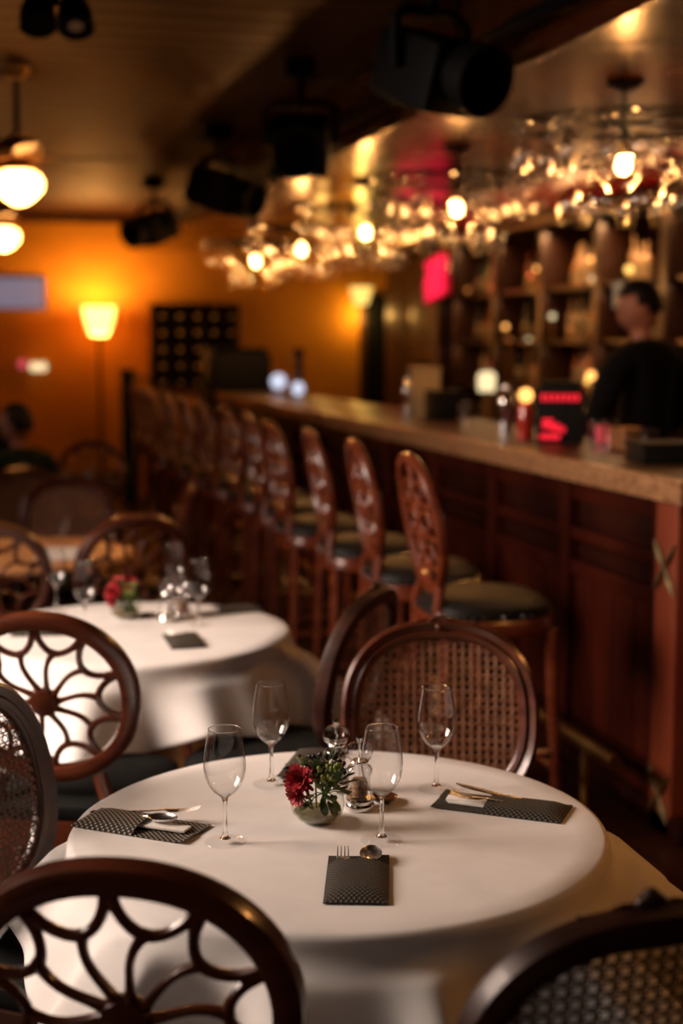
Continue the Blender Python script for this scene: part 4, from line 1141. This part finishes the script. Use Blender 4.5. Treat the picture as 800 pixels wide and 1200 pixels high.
for i in range(5):
    for j in range(5):
        x, z = -W_/2+W_*(i+0.5)/5, H_*(j)/5+0.010+0.040
        if hb is None:
            hb = thing('wine_bottle', 'bottle lying neck outward in the dark wall rack', 'bottle', (0, 0, 0), 0, 'bottles lying in the dark wall rack')
            bm = bottle_bm('spirit', 12)
            for v in bm.verts: v.co = Matrix.Rotation(R(90), 3, 'X') @ v.co
            build('glass_body', bm, 'b_dark', hb)
            bm = lathe(B(), [(0.0, 0.235), (0.0165, 0.235), (0.0175, 0.308), (0.0, 0.311)], 12)
            for v in bm.verts: v.co = Matrix.Rotation(R(90), 3, 'X') @ v.co
            build('foil_cap', bm, 'foil', hb)
            o = hb
        else: o = copy_tree(hb)
        o.location = ((x0+x1)/2+x, 15.94, z0+z-0.001)
# projected picture / screen at left edge
t = thing('wall_screen', 'lit purple-blue screen at the left edge of the far wall', 'screen', (0.72, 15.96, 2.14))
build('screen_frame', boxb((0, 0.015, 0), (0.56, 0.03, 0.36), bevel=0.004), 'black', t)
build('display', boxb((0, -0.003, 0), (0.53, 0.01, 0.33)), 'screen', t, False)
# small lit ornaments low on the far wall
q = at(45, 430, Y=15.9)
t = thing('wall_light', 'small pale double light low on the far wall, below the screen', 'lamp', (q.x, 15.97, q.z))
build('wall_plate', boxb((0, 0.01, 0), (0.2, 0.03, 0.06), bevel=0.005), 'brass', t)
for dx in (-0.045, 0.045):
    bm = B(); sphere(bm, (dx, -0.05, 0), 0.05, 12); build('bulb', bm, 'lit_cream', t)
t = thing('wall_light', 'small pink light beside the pale double light on the far wall', 'lamp', (q.x-0.17, 15.97, q.z+0.03))
build('wall_plate', boxb((0, 0.01, 0), (0.08, 0.03, 0.06), bevel=0.005), 'brass', t)
bm = B(); sphere(bm, (0, -0.04, 0), 0.045, 12); build('bulb', bm, 'lit_pink', t)
# sconce with yellow shade and its cone of light
q = at(421, 347, Y=15.9)
t = thing('wall_sconce', 'yellow glowing wall sconce beside the dark doorway', 'lamp', (q.x, 15.97, q.z))
build('wall_plate', boxb((0, 0.01, -0.06), (0.08, 0.03, 0.14), bevel=0.006), 'brass', t)
bm = B(); lathe(bm, [(0.0, -0.1), (0.07, -0.1), (0.13, 0.10), (0.125, 0.10), (0.06, -0.09), (0.0, -0.09)], 20)
for v in bm.verts: v.co.y -= 0.14
build('lamp_shade', bm, 'sconce', t)
lamp('sconce_light', 'POINT', (q.x, 15.80, q.z-0.22), 9, (1.0, 0.58, 0.12), 0.05)
lamp('sconce_light_up', 'POINT', (q.x-0.6, 15.3, 1.95), 4, (1.0, 0.52, 0.12), 0.05)
# dark doorway in the far wall
xa, xb = at(428, 400, Y=15.95).x, at(441, 400, Y=15.95).x
d = struct('door_1', boxb(((xa+xb)/2+0.2, 15.975, 1.12), (xb-xa+0.4, 0.05, 2.1), bevel=0.004), 'black')
build('door_frame', boxb((xa-0.03, 15.97, 1.06), (0.07, 0.06, 2.12), bevel=0.005), 'trim_dark', d)

# ------------------------------------------------------------------ back bar with shelves and bottles
XK = 4.35; KY0, KY1 = 6.3, 12.2; nb = 6; kb = (KY1-KY0)/nb
bb = thing('back_bar', 'tall dark wooden back bar shelving full of bottles behind the counter', 'shelving', (XK+0.2, (KY0+KY1)/2, 0))
def kpart(name, bm, mat, smooth=False):
    for v in bm.verts: v.co -= Vector((XK+0.2, (KY0+KY1)/2, 0))
    return build(name, bm, mat, bb, smooth)
kpart('base_cabinet', boxb((XK+0.1, (KY0+KY1)/2, 0.46), (0.58, KY1-KY0, 0.92)), 'bar_dark')
kpart('back_counter', boxb((XK+0.09, (KY0+KY1)/2, 0.94), (0.62, KY1-KY0+0.04, 0.04), bevel=0.006), 'backbar', True)
kpart('back_board', boxb((XK+0.37, (KY0+KY1)/2, 1.72), (0.04, KY1-KY0, 1.56)), 'bar_dark')
for i in range(nb+1): kpart('upright', boxb((XK+0.18, KY0+kb*i, 1.72), (0.36, 0.09, 1.56), bevel=0.008), 'backbar', True)
SH = [1.27, 1.63, 2.03]
for i in range(nb):
    for z in SH: kpart('shelf', boxb((XK+0.2, KY0+kb*(i+0.5), z-0.015), (0.32, kb-0.09, 0.03), bevel=0.003), 'backbar', True)
kpart('cornice', boxb((XK+0.16, (KY0+KY1)/2, 2.53), (0.46, KY1-KY0+0.1, 0.08), bevel=0.015), 'backbar', True)
lstr = kpart('light_strip', boxb((XK+0.05, (KY0+KY1)/2, 2.578), (0.02, KY1-KY0-0.1, 0.014)), 'led'); lstr['label'] = 'red light strip on top of the cornice'
lamp('red_strip_light', 'AREA', (XK-0.15, (KY0+KY1)/2, 2.50), 2.5, (1.0, 0.02, 0.01), rot=(PI, 0, 0), size=0.1, size_y=KY1-KY0)
rnd = random.Random(11)
mats = ['b_amber', 'b_clear', 'b_dark', 'b_green', 'b_red', 'b_amber']
nm = {'b_amber': 'amber', 'b_clear': 'clear', 'b_dark': 'dark', 'b_green': 'green', 'b_red': 'red'}
protos = {}
bayn = ['nearest', 'second', 'third', 'fourth', 'fifth', 'farthest']; shn = ['back counter', 'bottom shelf', 'middle shelf', 'top shelf']
for i in range(nb):
    for s_, z in enumerate([0.96]+SH):
        nbot = 7
        for k in range(nbot):
            y = KY0+kb*i+0.09+(kb-0.18)*(k+0.5)/nbot+rnd.uniform(-0.008, 0.008)
            mt = rnd.choice(mats)
            if s_ == 3 and i in (2, 3): mt = rnd.choice(['b_clear', 'b_clear', 'b_amber'])
            if s_ == 0: mt = rnd.choice(['b_dark', 'b_dark', 'b_green', 'b_clear'])
            kd = rnd.choice(['spirit', 'square', 'tall']) if s_ != 0 else 'square'
            if s_ in (1, 2, 3) and kd == 'tall': kd = 'spirit'
            if kd == 'square' and kb/nbot < 0.1: pass
            key = (mt, kd)
            if key not in protos:
                t = thing('bottle', 'x', 'bottle')
                bm = bottle_bm(kd, 14); sc_ = 0.9
                for v in bm.verts: v.co = Vector((v.co.x*sc_, v.co.y*sc_, v.co.z*1.02))
                build('glass_body', bm, mt, t)
                h0 = {'spirit': (0.05, 0.14, 0.0362), 'square': (0.03, 0.12, 0.0434), 'tall': (0.05, 0.15, 0.0325)}[kd]
                build('paper_label', lathe(B(), [(h0[2], h0[0]), (h0[2], h0[1])], 14, closed_top=False, closed_bot=False), 'paper', t)
                protos[key] = t; o = t
            else: o = copy_tree(protos[key])
            o.location = (XK+0.19+rnd.uniform(0, 0.09), y, z+0.0005); o.rotation_euler = (0, 0, rnd.uniform(0, 6))
            g = '%s bottles on the %s of the %s bay' % (nm[mt], shn[s_], bayn[i])
            o['label'] = '%s glass bottle on the %s of the %s back-bar bay' % (nm[mt], shn[s_], bayn[i]); o['group'] = g
t = thing('end_cabinet', 'tall plain dark cupboard at the far end of the back bar, behind the neon sign', 'cabinet', (4.55, 13.1, 0))
build('cabinet_body', boxb((0, 0, 1.28), (0.6, 1.6, 2.5), bevel=0.01), 'bar_dark', t)
for y in (-0.4, 0.4):
    d_ = build('door', boxb((-0.306, y, 1.3), (0.022, 0.76, 2.2), bevel=0.006), 'backbar', t)
    build('handle', tube(B(), [(-0.33, y-0.3*(1 if y > 0 else -1), 1.1), (-0.33, y-0.3*(1 if y > 0 else -1), 1.3)], 0.008, 6), 'brass', d_)
# warm shelf lights
for i in range(nb):
    for z, pw in ((2.44, 2.6), (1.97, 1.2), (1.57, 1.2)):
        lamp('shelf_downlight', 'AREA', (XK+0.04, KY0+kb*(i+0.5), z), pw*(2.8 if (i in (2, 3) and z > 2.3) else 0.8), (1.0, 0.50, 0.2), rot=(0, R(22), 0), size=0.05, size_y=kb*0.8)
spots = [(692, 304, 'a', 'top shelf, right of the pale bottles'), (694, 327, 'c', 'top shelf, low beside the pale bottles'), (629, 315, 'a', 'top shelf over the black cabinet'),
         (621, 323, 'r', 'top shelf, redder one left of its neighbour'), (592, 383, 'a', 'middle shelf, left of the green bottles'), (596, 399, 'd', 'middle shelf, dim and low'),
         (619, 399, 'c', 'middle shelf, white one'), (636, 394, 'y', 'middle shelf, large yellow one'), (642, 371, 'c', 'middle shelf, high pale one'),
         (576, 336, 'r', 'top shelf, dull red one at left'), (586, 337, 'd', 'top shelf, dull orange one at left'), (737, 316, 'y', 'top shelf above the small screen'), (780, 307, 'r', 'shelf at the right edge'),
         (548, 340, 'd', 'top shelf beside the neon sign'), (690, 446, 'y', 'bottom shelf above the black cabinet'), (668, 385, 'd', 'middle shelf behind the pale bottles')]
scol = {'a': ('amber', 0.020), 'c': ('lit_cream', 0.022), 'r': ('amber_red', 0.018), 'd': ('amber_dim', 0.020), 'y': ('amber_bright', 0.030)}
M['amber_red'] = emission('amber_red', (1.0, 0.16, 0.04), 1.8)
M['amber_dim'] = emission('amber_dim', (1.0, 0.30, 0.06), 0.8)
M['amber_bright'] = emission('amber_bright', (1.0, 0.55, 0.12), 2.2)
for (px, py, k, lab) in spots:  # added glowing globes stand in for glints on the bottles
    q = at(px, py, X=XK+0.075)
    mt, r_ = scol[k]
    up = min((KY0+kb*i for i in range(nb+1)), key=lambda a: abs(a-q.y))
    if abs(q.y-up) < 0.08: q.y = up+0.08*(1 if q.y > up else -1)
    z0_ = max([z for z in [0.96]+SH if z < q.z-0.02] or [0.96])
    t = thing('shelf_glint', 'small glowing globe put in as a bottle glint on the %s' % lab, 'light', (XK+0.075, q.y, z0_+0.0005))
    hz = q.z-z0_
    build('glint_stand', lathe(B(), [(0.0, 0.0), (0.018, 0.0), (0.018, 0.006), (0.006, 0.012), (0.006, max(0.014, hz-r_*0.9)), (0.0, max(0.014, hz-r_*0.9))], 10), 'brass', t)
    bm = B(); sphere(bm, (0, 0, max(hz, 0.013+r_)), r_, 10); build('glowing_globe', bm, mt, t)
# small blue-grey screen in the nearest bay
q = at(728, 345, X=4.28)
t = thing('till_screen', 'small pale blue-green screen on the back bar, left above the bartender', 'screen', (4.30, q.y, q.z))
build('screen_case', boxb((0.02, 0, 0), (0.03, 0.34, 0.2), bevel=0.006), 'black', t)
build('display', boxb((0.0, 0, 0), (0.008, 0.31, 0.17)), 'screen_blue', t, False)
build('screen_arm', tube(B(), [(0.03, 0, 0), (0.12, 0, 0)], 0.012, 8), 'black_metal', t)

# ------------------------------------------------------------------ neon sign
q = at(509, 325, X=4.18)
t = thing('neon_sign', 'glowing pink-red neon sign hung above the far end of the back bar', 'sign', (4.18, q.y, q.z))
bm = B(); box(bm, (0.03, 0, 0), (0.02, 0.62, 0.40), rot=Matrix.Rotation(R(-8), 3, 'X')); build('backing_panel', bm, 'b_red', t)
for j in range(7):
    z = -0.15+0.05*j
    pts = [(0.0, 0.25*(-1+2*k/14)+0.02*math.sin(j), z+0.018*math.sin(k*1.3+j*1.7)-0.14*(-0.25+0.5*k/14)) for k in range(15)]
    build('neon_tube', tube(B(), pts, 0.014, 6), 'neon', t)
build('sign_bracket', tube(B(), [(0.04, 0, 0.1), (0.17, 0, 0.1)], 0.01, 6), 'black_metal', t)
lamp('neon_light', 'POINT', (3.95, q.y, q.z), 1.4, (1.0, 0.02, 0.06), 0.15)

# ------------------------------------------------------------------ things on the bar
def onbar(px, py, X): # standing on the counter
    q = at(px, py, X=X); return Vector((X, q.y, ZT))
q = at(660, 530, X=2.52)
t = thing('bar_till', 'black cabinet with red lit lettering standing on the bar', 'till', (2.50, q.y, ZT), -R(24))
bm = B(); box(bm, (0, 0, 0.12), (0.20, 0.18, 0.24), bevel=0.012); build('cabinet', bm, 'black', t)
bm = B(); box(bm, (0, 0, 0.25), (0.17, 0.15, 0.02), bevel=0.006); build('lid', bm, 'black_metal', t)
for k in range(7):
    build('lit_letter', boxb((-0.072+0.024*k, -0.092, 0.195), (0.017, 0.006, 0.030)), 'red_display', t, False)
for (x, z, w_, h_) in ((-0.050, 0.085, 0.045, 0.04), (-0.018, 0.070, 0.04, 0.03), (0.012, 0.060, 0.022, 0.022), (-0.040, 0.030, 0.085, 0.022)):
    build('lit_logo', boxb((x, -0.092, z), (w_, 0.006, h_), bevel=0.0), 'red_display', t, False)
q = at(615, 520, X=2.42)
t = thing('red_can', 'tall red can with a painted orange glow on top, left of the black cabinet on the bar', 'can', (2.42, q.y, ZT))
build('can_body', lathe(B(), [(0.0, 0), (0.034, 0), (0.037, 0.01), (0.037, 0.15), (0.03, 0.165), (0.0, 0.165)], 20), 'b_red', t)
bm = B(); sphere(bm, (0, 0, 0.195), 0.032, 12); build('glow_top', bm, 'amber', t)  # glowing ball paints an orange blur of light above the can
# amber glowing globes on brass stands behind
for i, (px, py, lab) in enumerate(((638, 461, 'amber glowing globe, leftmost of the three above the black cabinet'), (665, 462, 'amber glowing globe, middle one above the black cabinet'), (692, 440, 'amber glowing globe, rightmost and highest behind the black cabinet'))):
    q = at(px, py, X=3.7)
    t = thing('amber_globe', lab, 'lamp', (3.7, q.y, q.z-0.03), 0, 'amber globes over the inner counter')
    bm = B(); sphere(bm, (0, 0, 0.03), 0.028, 12); build('globe', bm, 'amber', t)
    hz = q.z-0.03-0.90
    bm = B(); lathe(bm, [(0.0, -hz), (0.04, -hz), (0.04, -hz+0.01), (0.008, -hz+0.02), (0.008, 0.0), (0.0, 0.004)], 12); build('stand', bm, 'brass', t)
q = at(570, 447, X=3.7)
t = thing('jar_lamp', 'creamy glowing jar lamp behind the bar, left of the black cabinet', 'lamp', (3.7, q.y, 0.90))
hz = q.z-0.9
build('jar', lathe(B(), [(0.0, hz-0.07), (0.06, hz-0.07), (0.065, hz+0.04), (0.04, hz+0.07), (0.0, hz+0.07)], 20), 'lit_cream', t)
build('stand', lathe(B(), [(0.0, 0.0), (0.05, 0.0), (0.05, 0.01), (0.012, 0.02), (0.012, hz-0.071), (0.0, hz-0.071)], 12), 'brass', t)
# inner work counter
t = thing('inner_counter', 'dark work counter behind the bar where the bartender stands', 'counter', (3.72, 8.9, 0))
build('worktop', boxb((0, 0, 0.88), (0.45, 6.6, 0.04), bevel=0.005), 'black_metal', t)
build('cabinet', boxb((0, 0, 0.43), (0.42, 6.5, 0.86)), 'bar_dark', t, False)
# glasses, shakers and boxes on the bar
def small(name, cat, lab, px, X, prof, mat, n=16, rimmat=None):
    q = at(px, 500, X=X)
    t = thing(name, lab, cat, (X, q.y, ZT+0.0003))
    build('body', lathe(B(), prof, n), mat, t)
    return t
TUM = [(0.0, 0), (0.03, 0), (0.036, 0.12), (0.033, 0.12), (0.028, 0.01), (0.0, 0.01)]
SHK = [(0.0, 0), (0.035, 0), (0.045, 0.14), (0.04, 0.17), (0.022, 0.19), (0.02, 0.215), (0.0, 0.22)]
small('cocktail_shaker', 'shaker', 'chrome cocktail shaker on the bar left of the red can', 592, 2.55, SHK, 'chrome')
small('cocktail_shaker', 'shaker', 'chrome shaker farther along the bar, right of the far lights', 478, 2.6, SHK, 'chrome')
small('tumbler', 'glass', 'clear tumbler beside the black cabinet on the bar', 700, 2.45, TUM, 'hang_glass')
small('tumbler', 'glass', 'clear tumbler right of its neighbour, before the bartender', 716, 2.55, TUM, 'hang_glass')
small('tumbler', 'glass', 'clear tumbler midway along the bar counter', 545, 2.5, TUM, 'hang_glass')
small('red_candle_glass', 'candle', 'red lit candle glass on the bar before the bartender', 706, 2.68, [(0.0, 0), (0.028, 0), (0.032, 0.07), (0.0, 0.072)], 'lit_pink')
small('mug', 'mug', 'dark mug on the bar near the right edge', 760, 2.62, [(0.0, 0), (0.035, 0), (0.038, 0.09), (0.034, 0.09), (0.03, 0.008), (0.0, 0.008)], 'b_dark')
for px, X, mat, lab, s in ((735, 2.62, 'table_orange', 'brown caddy box on the bar before the bartender', (0.10, 0.12, 0.08)), (778, 2.45, 'black', 'black tray box at the near end of the bar', (0.22, 0.2, 0.07)), (497, 2.6, 'paper', 'pale carton standing on the bar below the neon sign', (0.14, 0.26, 0.28)), (520, 2.6, 'black', 'black box under the neon sign on the bar', (0.16, 0.2, 0.16))):
    q = at(px, 500, X=X)
    t = thing('bar_box', lab, 'box', (X, q.y, ZT+0.0003), rnd.uniform(-.2, .2))
    build('box_body', boxb((0, 0, s[2]/2), s, bevel=0.006), mat, t)
    build('box_rim', boxb((0, 0, s[2]-0.004), (s[0]+0.012, s[1]+0.012, 0.014), bevel=0.003), mat, t)
# white lights at the far end of the bar
for px, py, lab in ((326, 447, 'cool white lit lamp at the far end of the bar, larger of two'), (349, 455, 'cool white lit lamp beside a larger one at the far end of the bar')):
    q = at(px, py, X=2.6)
    t = thing('counter_lamp', lab, 'lamp', (2.6, q.y, ZT+0.0003))
    hz = q.z-ZT
    build('lamp_base', lathe(B(), [(0.0, 0), (0.05, 0), (0.05, 0.012), (0.01, 0.02), (0.01, max(0.03, hz-0.06)), (0.0, max(0.03, hz-0.06))], 16), 'chrome', t)
    bm = B(); sphere(bm, (0, 0, hz), 0.065 if px < 330 else 0.05, 14); build('lamp_globe', bm, 'lit_white', t)
q = at(357, 470, X=2.75)
t = thing('beer_tap', 'tall dark beer tap column at the far end of the bar', 'tap', (2.7, q.y, ZT+0.0003))
build('column', lathe(B(), [(0.0, 0), (0.06, 0), (0.06, 0.02), (0.03, 0.04), (0.03, 0.30), (0.045, 0.32), (0.045, 0.37), (0.0, 0.38)], 18), 'b_dark', t)
build('tap_handle', tube(B(), [(-0.04, 0, 0.28), (-0.1, 0, 0.27), (-0.1, 0, 0.36)], 0.012, 8), 'brass', t)
q = at(274, 430, Y=12.4)
t = thing('coffee_machine', 'large black machine silhouetted beyond the far end of the bar', 'machine', (q.x+0.05, 12.55, 0))
build('stand', boxb((0, 0, 0.58), (0.62, 0.5, 1.16)), 'bar_dark', t, False)
build('machine_body', boxb((0, 0, 1.34), (0.56, 0.44, 0.36), bevel=0.05), 'black', t)
build('machine_top', boxb((0, 0, 1.54), (0.5, 0.4, 0.05), bevel=0.02), 'black_metal', t)
# hanging TV-like dark partition post at left of stools
t = thing('pale_post', 'pale yellow post beyond the farthest stools', 'post', (at(164, 500, Y=14.6).x, 14.6, 0))
build('post_body', boxb((0, 0, 0.62), (0.12, 0.12, 1.24), bevel=0.01), 'wall', t)
build('post_cap', boxb((0, 0, 1.255), (0.16, 0.16, 0.03), bevel=0.008), 'trim_dark', t)
t = thing('dark_post', 'black-green post left of the pale post beyond the stools', 'post', (at(150, 500, Y=14.2).x, 14.2, 0))
build('post_body', boxb((0, 0, 0.66), (0.12, 0.12, 1.32), bevel=0.01), 'jacket', t)
build('post_cap', boxb((0, 0, 1.335), (0.16, 0.16, 0.03), bevel=0.008), 'black', t)

# ------------------------------------------------------------------ people
def skin_body(name, joints, edges, mat, parent, sub=2):
    me = bpy.data.meshes.new(name)
    me.from_pydata([j[0] for j in joints], edges, [])
    o = bpy.data.objects.new(name, me); col.objects.link(o)
    me.materials.append(M[mat])
    sk = o.modifiers.new('skin', 'SKIN')
    for i, j in enumerate(joints):
        v = me.skin_vertices[0].data[i]
        v.radius = j[1] if isinstance(j[1], tuple) else (j[1], j[1]); v.use_root = (i == 0)
    sb = o.modifiers.new('sub', 'SUBSURF'); sb.levels = sub; sb.render_levels = sub
    dg = bpy.context.evaluated_depsgraph_get(); ev = o.evaluated_get(dg)
    m2 = bpy.data.meshes.new_from_object(ev)
    o.modifiers.clear(); o.data = m2
    for p in m2.polygons: p.use_smooth = True
    if not m2.materials: m2.materials.append(M[mat])
    o.parent = parent
    return o
def head(parent, c, yaw, skinm='skin', hairm='hair', s=1.0, pitch=0):
    """a head with brow, nose, lips, chin and ears; +Y is the face before turning"""
    bm = B(); bmesh.ops.create_uvsphere(bm, u_segments=28, v_segments=20, radius=1)
    for v in bm.verts:
        x, y, z = v.co
        w_ = 0.078*(1-0.20*max(0, -z)**1.5); d_ = 0.098; h_ = 0.118
        X, Y, Z = x*w_, y*d_, z*h_
        if y > 0:                      # face plane flatter, jaw narrower
            Y = min(Y, 0.088+0.01*z)
            if z < -0.3: X *= 1-0.28*(-z-0.3); 
            e = math.exp(-((X/0.013)**2)-(((Z+0.012)/0.028)**2)); Y += 0.024*e*(0.7-0.6*(Z+0.012)/0.03)      # nose
            Y += 0.006*math.exp(-((X/0.022)**2)-(((Z+0.052)/0.010)**2))                                     # lips
            Y += 0.008*math.exp(-((X/0.025)**2)-(((Z+0.092)/0.016)**2))                                     # chin
            for sx in (-1, 1): Y -= 0.009*math.exp(-(((X-sx*0.032)/0.014)**2)-(((Z-0.012)/0.011)**2))         # sockets
            Y += 0.005*math.exp(-((Z-0.034)/0.010)**2)*(1 if abs(X) < 0.05 else 0)                          # brow
        v.co = (X, Y, Z)
    for sx in (-1, 1):
        sphere(bm, (sx*0.078, -0.004, -0.002), 1, 10, s=(0.010, 0.018, 0.030))
        sphere(bm, (sx*0.031, 0.078, 0.012), 0.0115, 10)
    rm = Matrix.Rotation(yaw, 4, 'Z') @ Matrix.Rotation(pitch, 4, 'X')
    mm = Matrix.Translation(Vector(c)) @ rm @ Matrix.Scale(s, 4)
    for v in bm.verts: v.co = mm @ v.co
    build('head', bm, skinm, parent)
    bm = B(); bmesh.ops.create_uvsphere(bm, u_segments=28, v_segments=18, radius=1)
    dele = []
    for v in bm.verts:
        x, y, z = v.co
        n_ = 0.004*noise.noise(Vector((x*5, y*5, z*5)))
        v.co = (x*(0.088+n_), y*0.107-0.006, z*0.128+0.006+n_)
        if (y > 0.25 and z < 0.48) or z < -0.42 or (y > -0.15 and z < 0.0): dele.append(v)
    bmesh.ops.delete(bm, geom=dele, context='VERTS')
    for v in bm.verts: v.co = mm @ v.co
    o = build('hair', bm, hairm, parent, recalc=False)
    md = o.modifiers.new('thickness', 'SOLIDIFY'); md.thickness = 0.012; md.offset = -1
    return
def hand(parent, c, d, skinm='skin'):
    """relaxed hand: palm and five curled fingers, pointing along d"""
    d = Vector(d).normalized(); side = d.cross(Vector((0, 0, 1)))
    if side.length < 0.1: side = Vector((1, 0, 0))
    side.normalize(); n_ = side.cross(d)
    c = Vector(c)
    bm = B(); sphere(bm, c+d*0.045, 1, 12, rot=Matrix((side, d, n_)).transposed(), s=(0.040, 0.052, 0.016))
    for k, L in enumerate((0.062, 0.072, 0.068, 0.054)):
        b = c+d*0.085+side*((k-1.5)*0.018)
        tube(bm, [b-d*0.02, b+d*L*0.4, b+d*L*0.75-n_*L*0.2, b+d*L*0.9-n_*L*0.5], [0.0095, 0.0088, 0.008, 0.006], 8)
    b = c+d*0.025-side*0.033
    tube(bm, [b, b+d*0.02-side*0.022, b+d*0.045-side*0.026-n_*0.01], [0.012, 0.010, 0.007], 8)
    build('hand', bm, skinm, parent)
# bartender: stands behind the bar, back turned three quarters, looking down to the left
bx, by = 3.22, at(757, 400, X=3.22).y
t = thing('person', 'bartender in a black shirt standing behind the bar, head bent to the left', 'person', (bx, by, 0), R(22)); t.scale = (1.06,)*3
J = [((0, 0, 0.96), (0.15, 0.10)), ((0, 0.0, 1.15), (0.145, 0.10)), ((0, 0.0, 1.35), (0.17, 0.115)), ((0, 0.005, 1.47), (0.10, 0.085)), ((0, 0.02, 1.53), 0.058),
     ((0.205, 0.0, 1.42), 0.078), ((0.30, 0.02, 1.18), 0.058), ((0.22, 0.24, 1.05), 0.042), ((-0.205, 0.0, 1.42), 0.078), ((-0.30, 0.02, 1.18), 0.058), ((-0.20, 0.25, 1.05), 0.042)]
skin_body('shirt', J, [(0, 1), (1, 2), (2, 3), (3, 4), (3, 5), (5, 6), (6, 7), (3, 8), (8, 9), (9, 10)], 'shirt_black', t)
J = [((0, 0, 0.96), (0.15, 0.11)), ((0.095, 0, 0.86), 0.09), ((0.10, 0.02, 0.5), 0.062), ((0.11, -0.01, 0.09), 0.045), ((0.115, 0.12, 0.04), 0.038), ((-0.095, 0, 0.86), 0.09), ((-0.10, 0.02, 0.5), 0.062), ((-0.11, -0.01, 0.09), 0.045), ((-0.115, 0.12, 0.04), 0.038)]
skin_body('trousers', J, [(0, 1), (1, 2), (2, 3), (3, 4), (0, 5), (5, 6), (6, 7), (7, 8)], 'black', t)
skin_body('neck', [((0, 0.015, 1.50), 0.052), ((0, 0.04, 1.60), 0.05)], [(0, 1)], 'skin', t)
head(t, (0, 0.05, 1.68), 0.95, pitch=-0.25)
hand(t, (0.22, 0.24, 1.05), (-0.2, 1, -0.3)); hand(t, (-0.20, 0.25, 1.05), (0.2, 1, -0.3))
# seated guests at the far left
def sitter(loc, rz, label, shirt, headyaw):
    t = thing('person', label, 'person', loc, rz)
    J = [((0, 0, 0.52), (0.16, 0.12)), ((0, 0.02, 0.72), (0.145, 0.105)), ((0, 0.03, 0.92), (0.18, 0.115)), ((0, 0.04, 1.03), (0.10, 0.08)), ((0, 0.05, 1.08), 0.055),
         ((0.20, 0.03, 0.99), 0.066), ((0.25, 0.10, 0.76), 0.05), ((0.16, 0.36, 0.755), 0.038), ((-0.20, 0.03, 0.99), 0.066), ((-0.25, 0.10, 0.76), 0.05), ((-0.16, 0.36, 0.755), 0.038)]
    for i in (7, 10): pass
    skin_body('jacket', J, [(0, 1), (1, 2), (2, 3), (3, 4), (3, 5), (5, 6), (6, 7), (3, 8), (8, 9), (9, 10)], shirt, t)
    J = [((0, 0, 0.53), (0.16, 0.11)), ((0.10, 0.12, 0.54), 0.085), ((0.11, 0.45, 0.53), 0.062), ((0.12, 0.46, 0.09), 0.042), ((0.12, 0.58, 0.04), 0.036), ((-0.10, 0.12, 0.54), 0.085), ((-0.11, 0.45, 0.53), 0.062), ((-0.12, 0.46, 0.09), 0.042), ((-0.12, 0.58, 0.04), 0.036)]
    skin_body('trousers', J, [(0, 1), (1, 2), (2, 3), (3, 4), (0, 5), (5, 6), (6, 7), (7, 8)], 'black', t)
    skin_body('neck', [((0, 0.04, 1.05), 0.05), ((0, 0.06, 1.14), 0.048)], [(0, 1)], 'skin', t)
    head(t, (0, 0.07, 1.225), headyaw)
    hand(t, (0.16, 0.36, 0.755), (-0.4, 1, 0)); hand(t, (-0.16, 0.36, 0.755), (0.4, 1, 0))
    return t
g1_ = sitter((0.36, 8.25, 0), R(25), 'seated dark-haired man in a dark green jacket at the left edge', 'jacket', R(40)); g1_.scale = (0.94,)*3
sitter((0.16, 9.7, 0.0), R(-150), 'second seated guest cut off by the left edge, behind the man in green', 'shirt_black', 0)
for ch in list(bpy.data.objects): pass
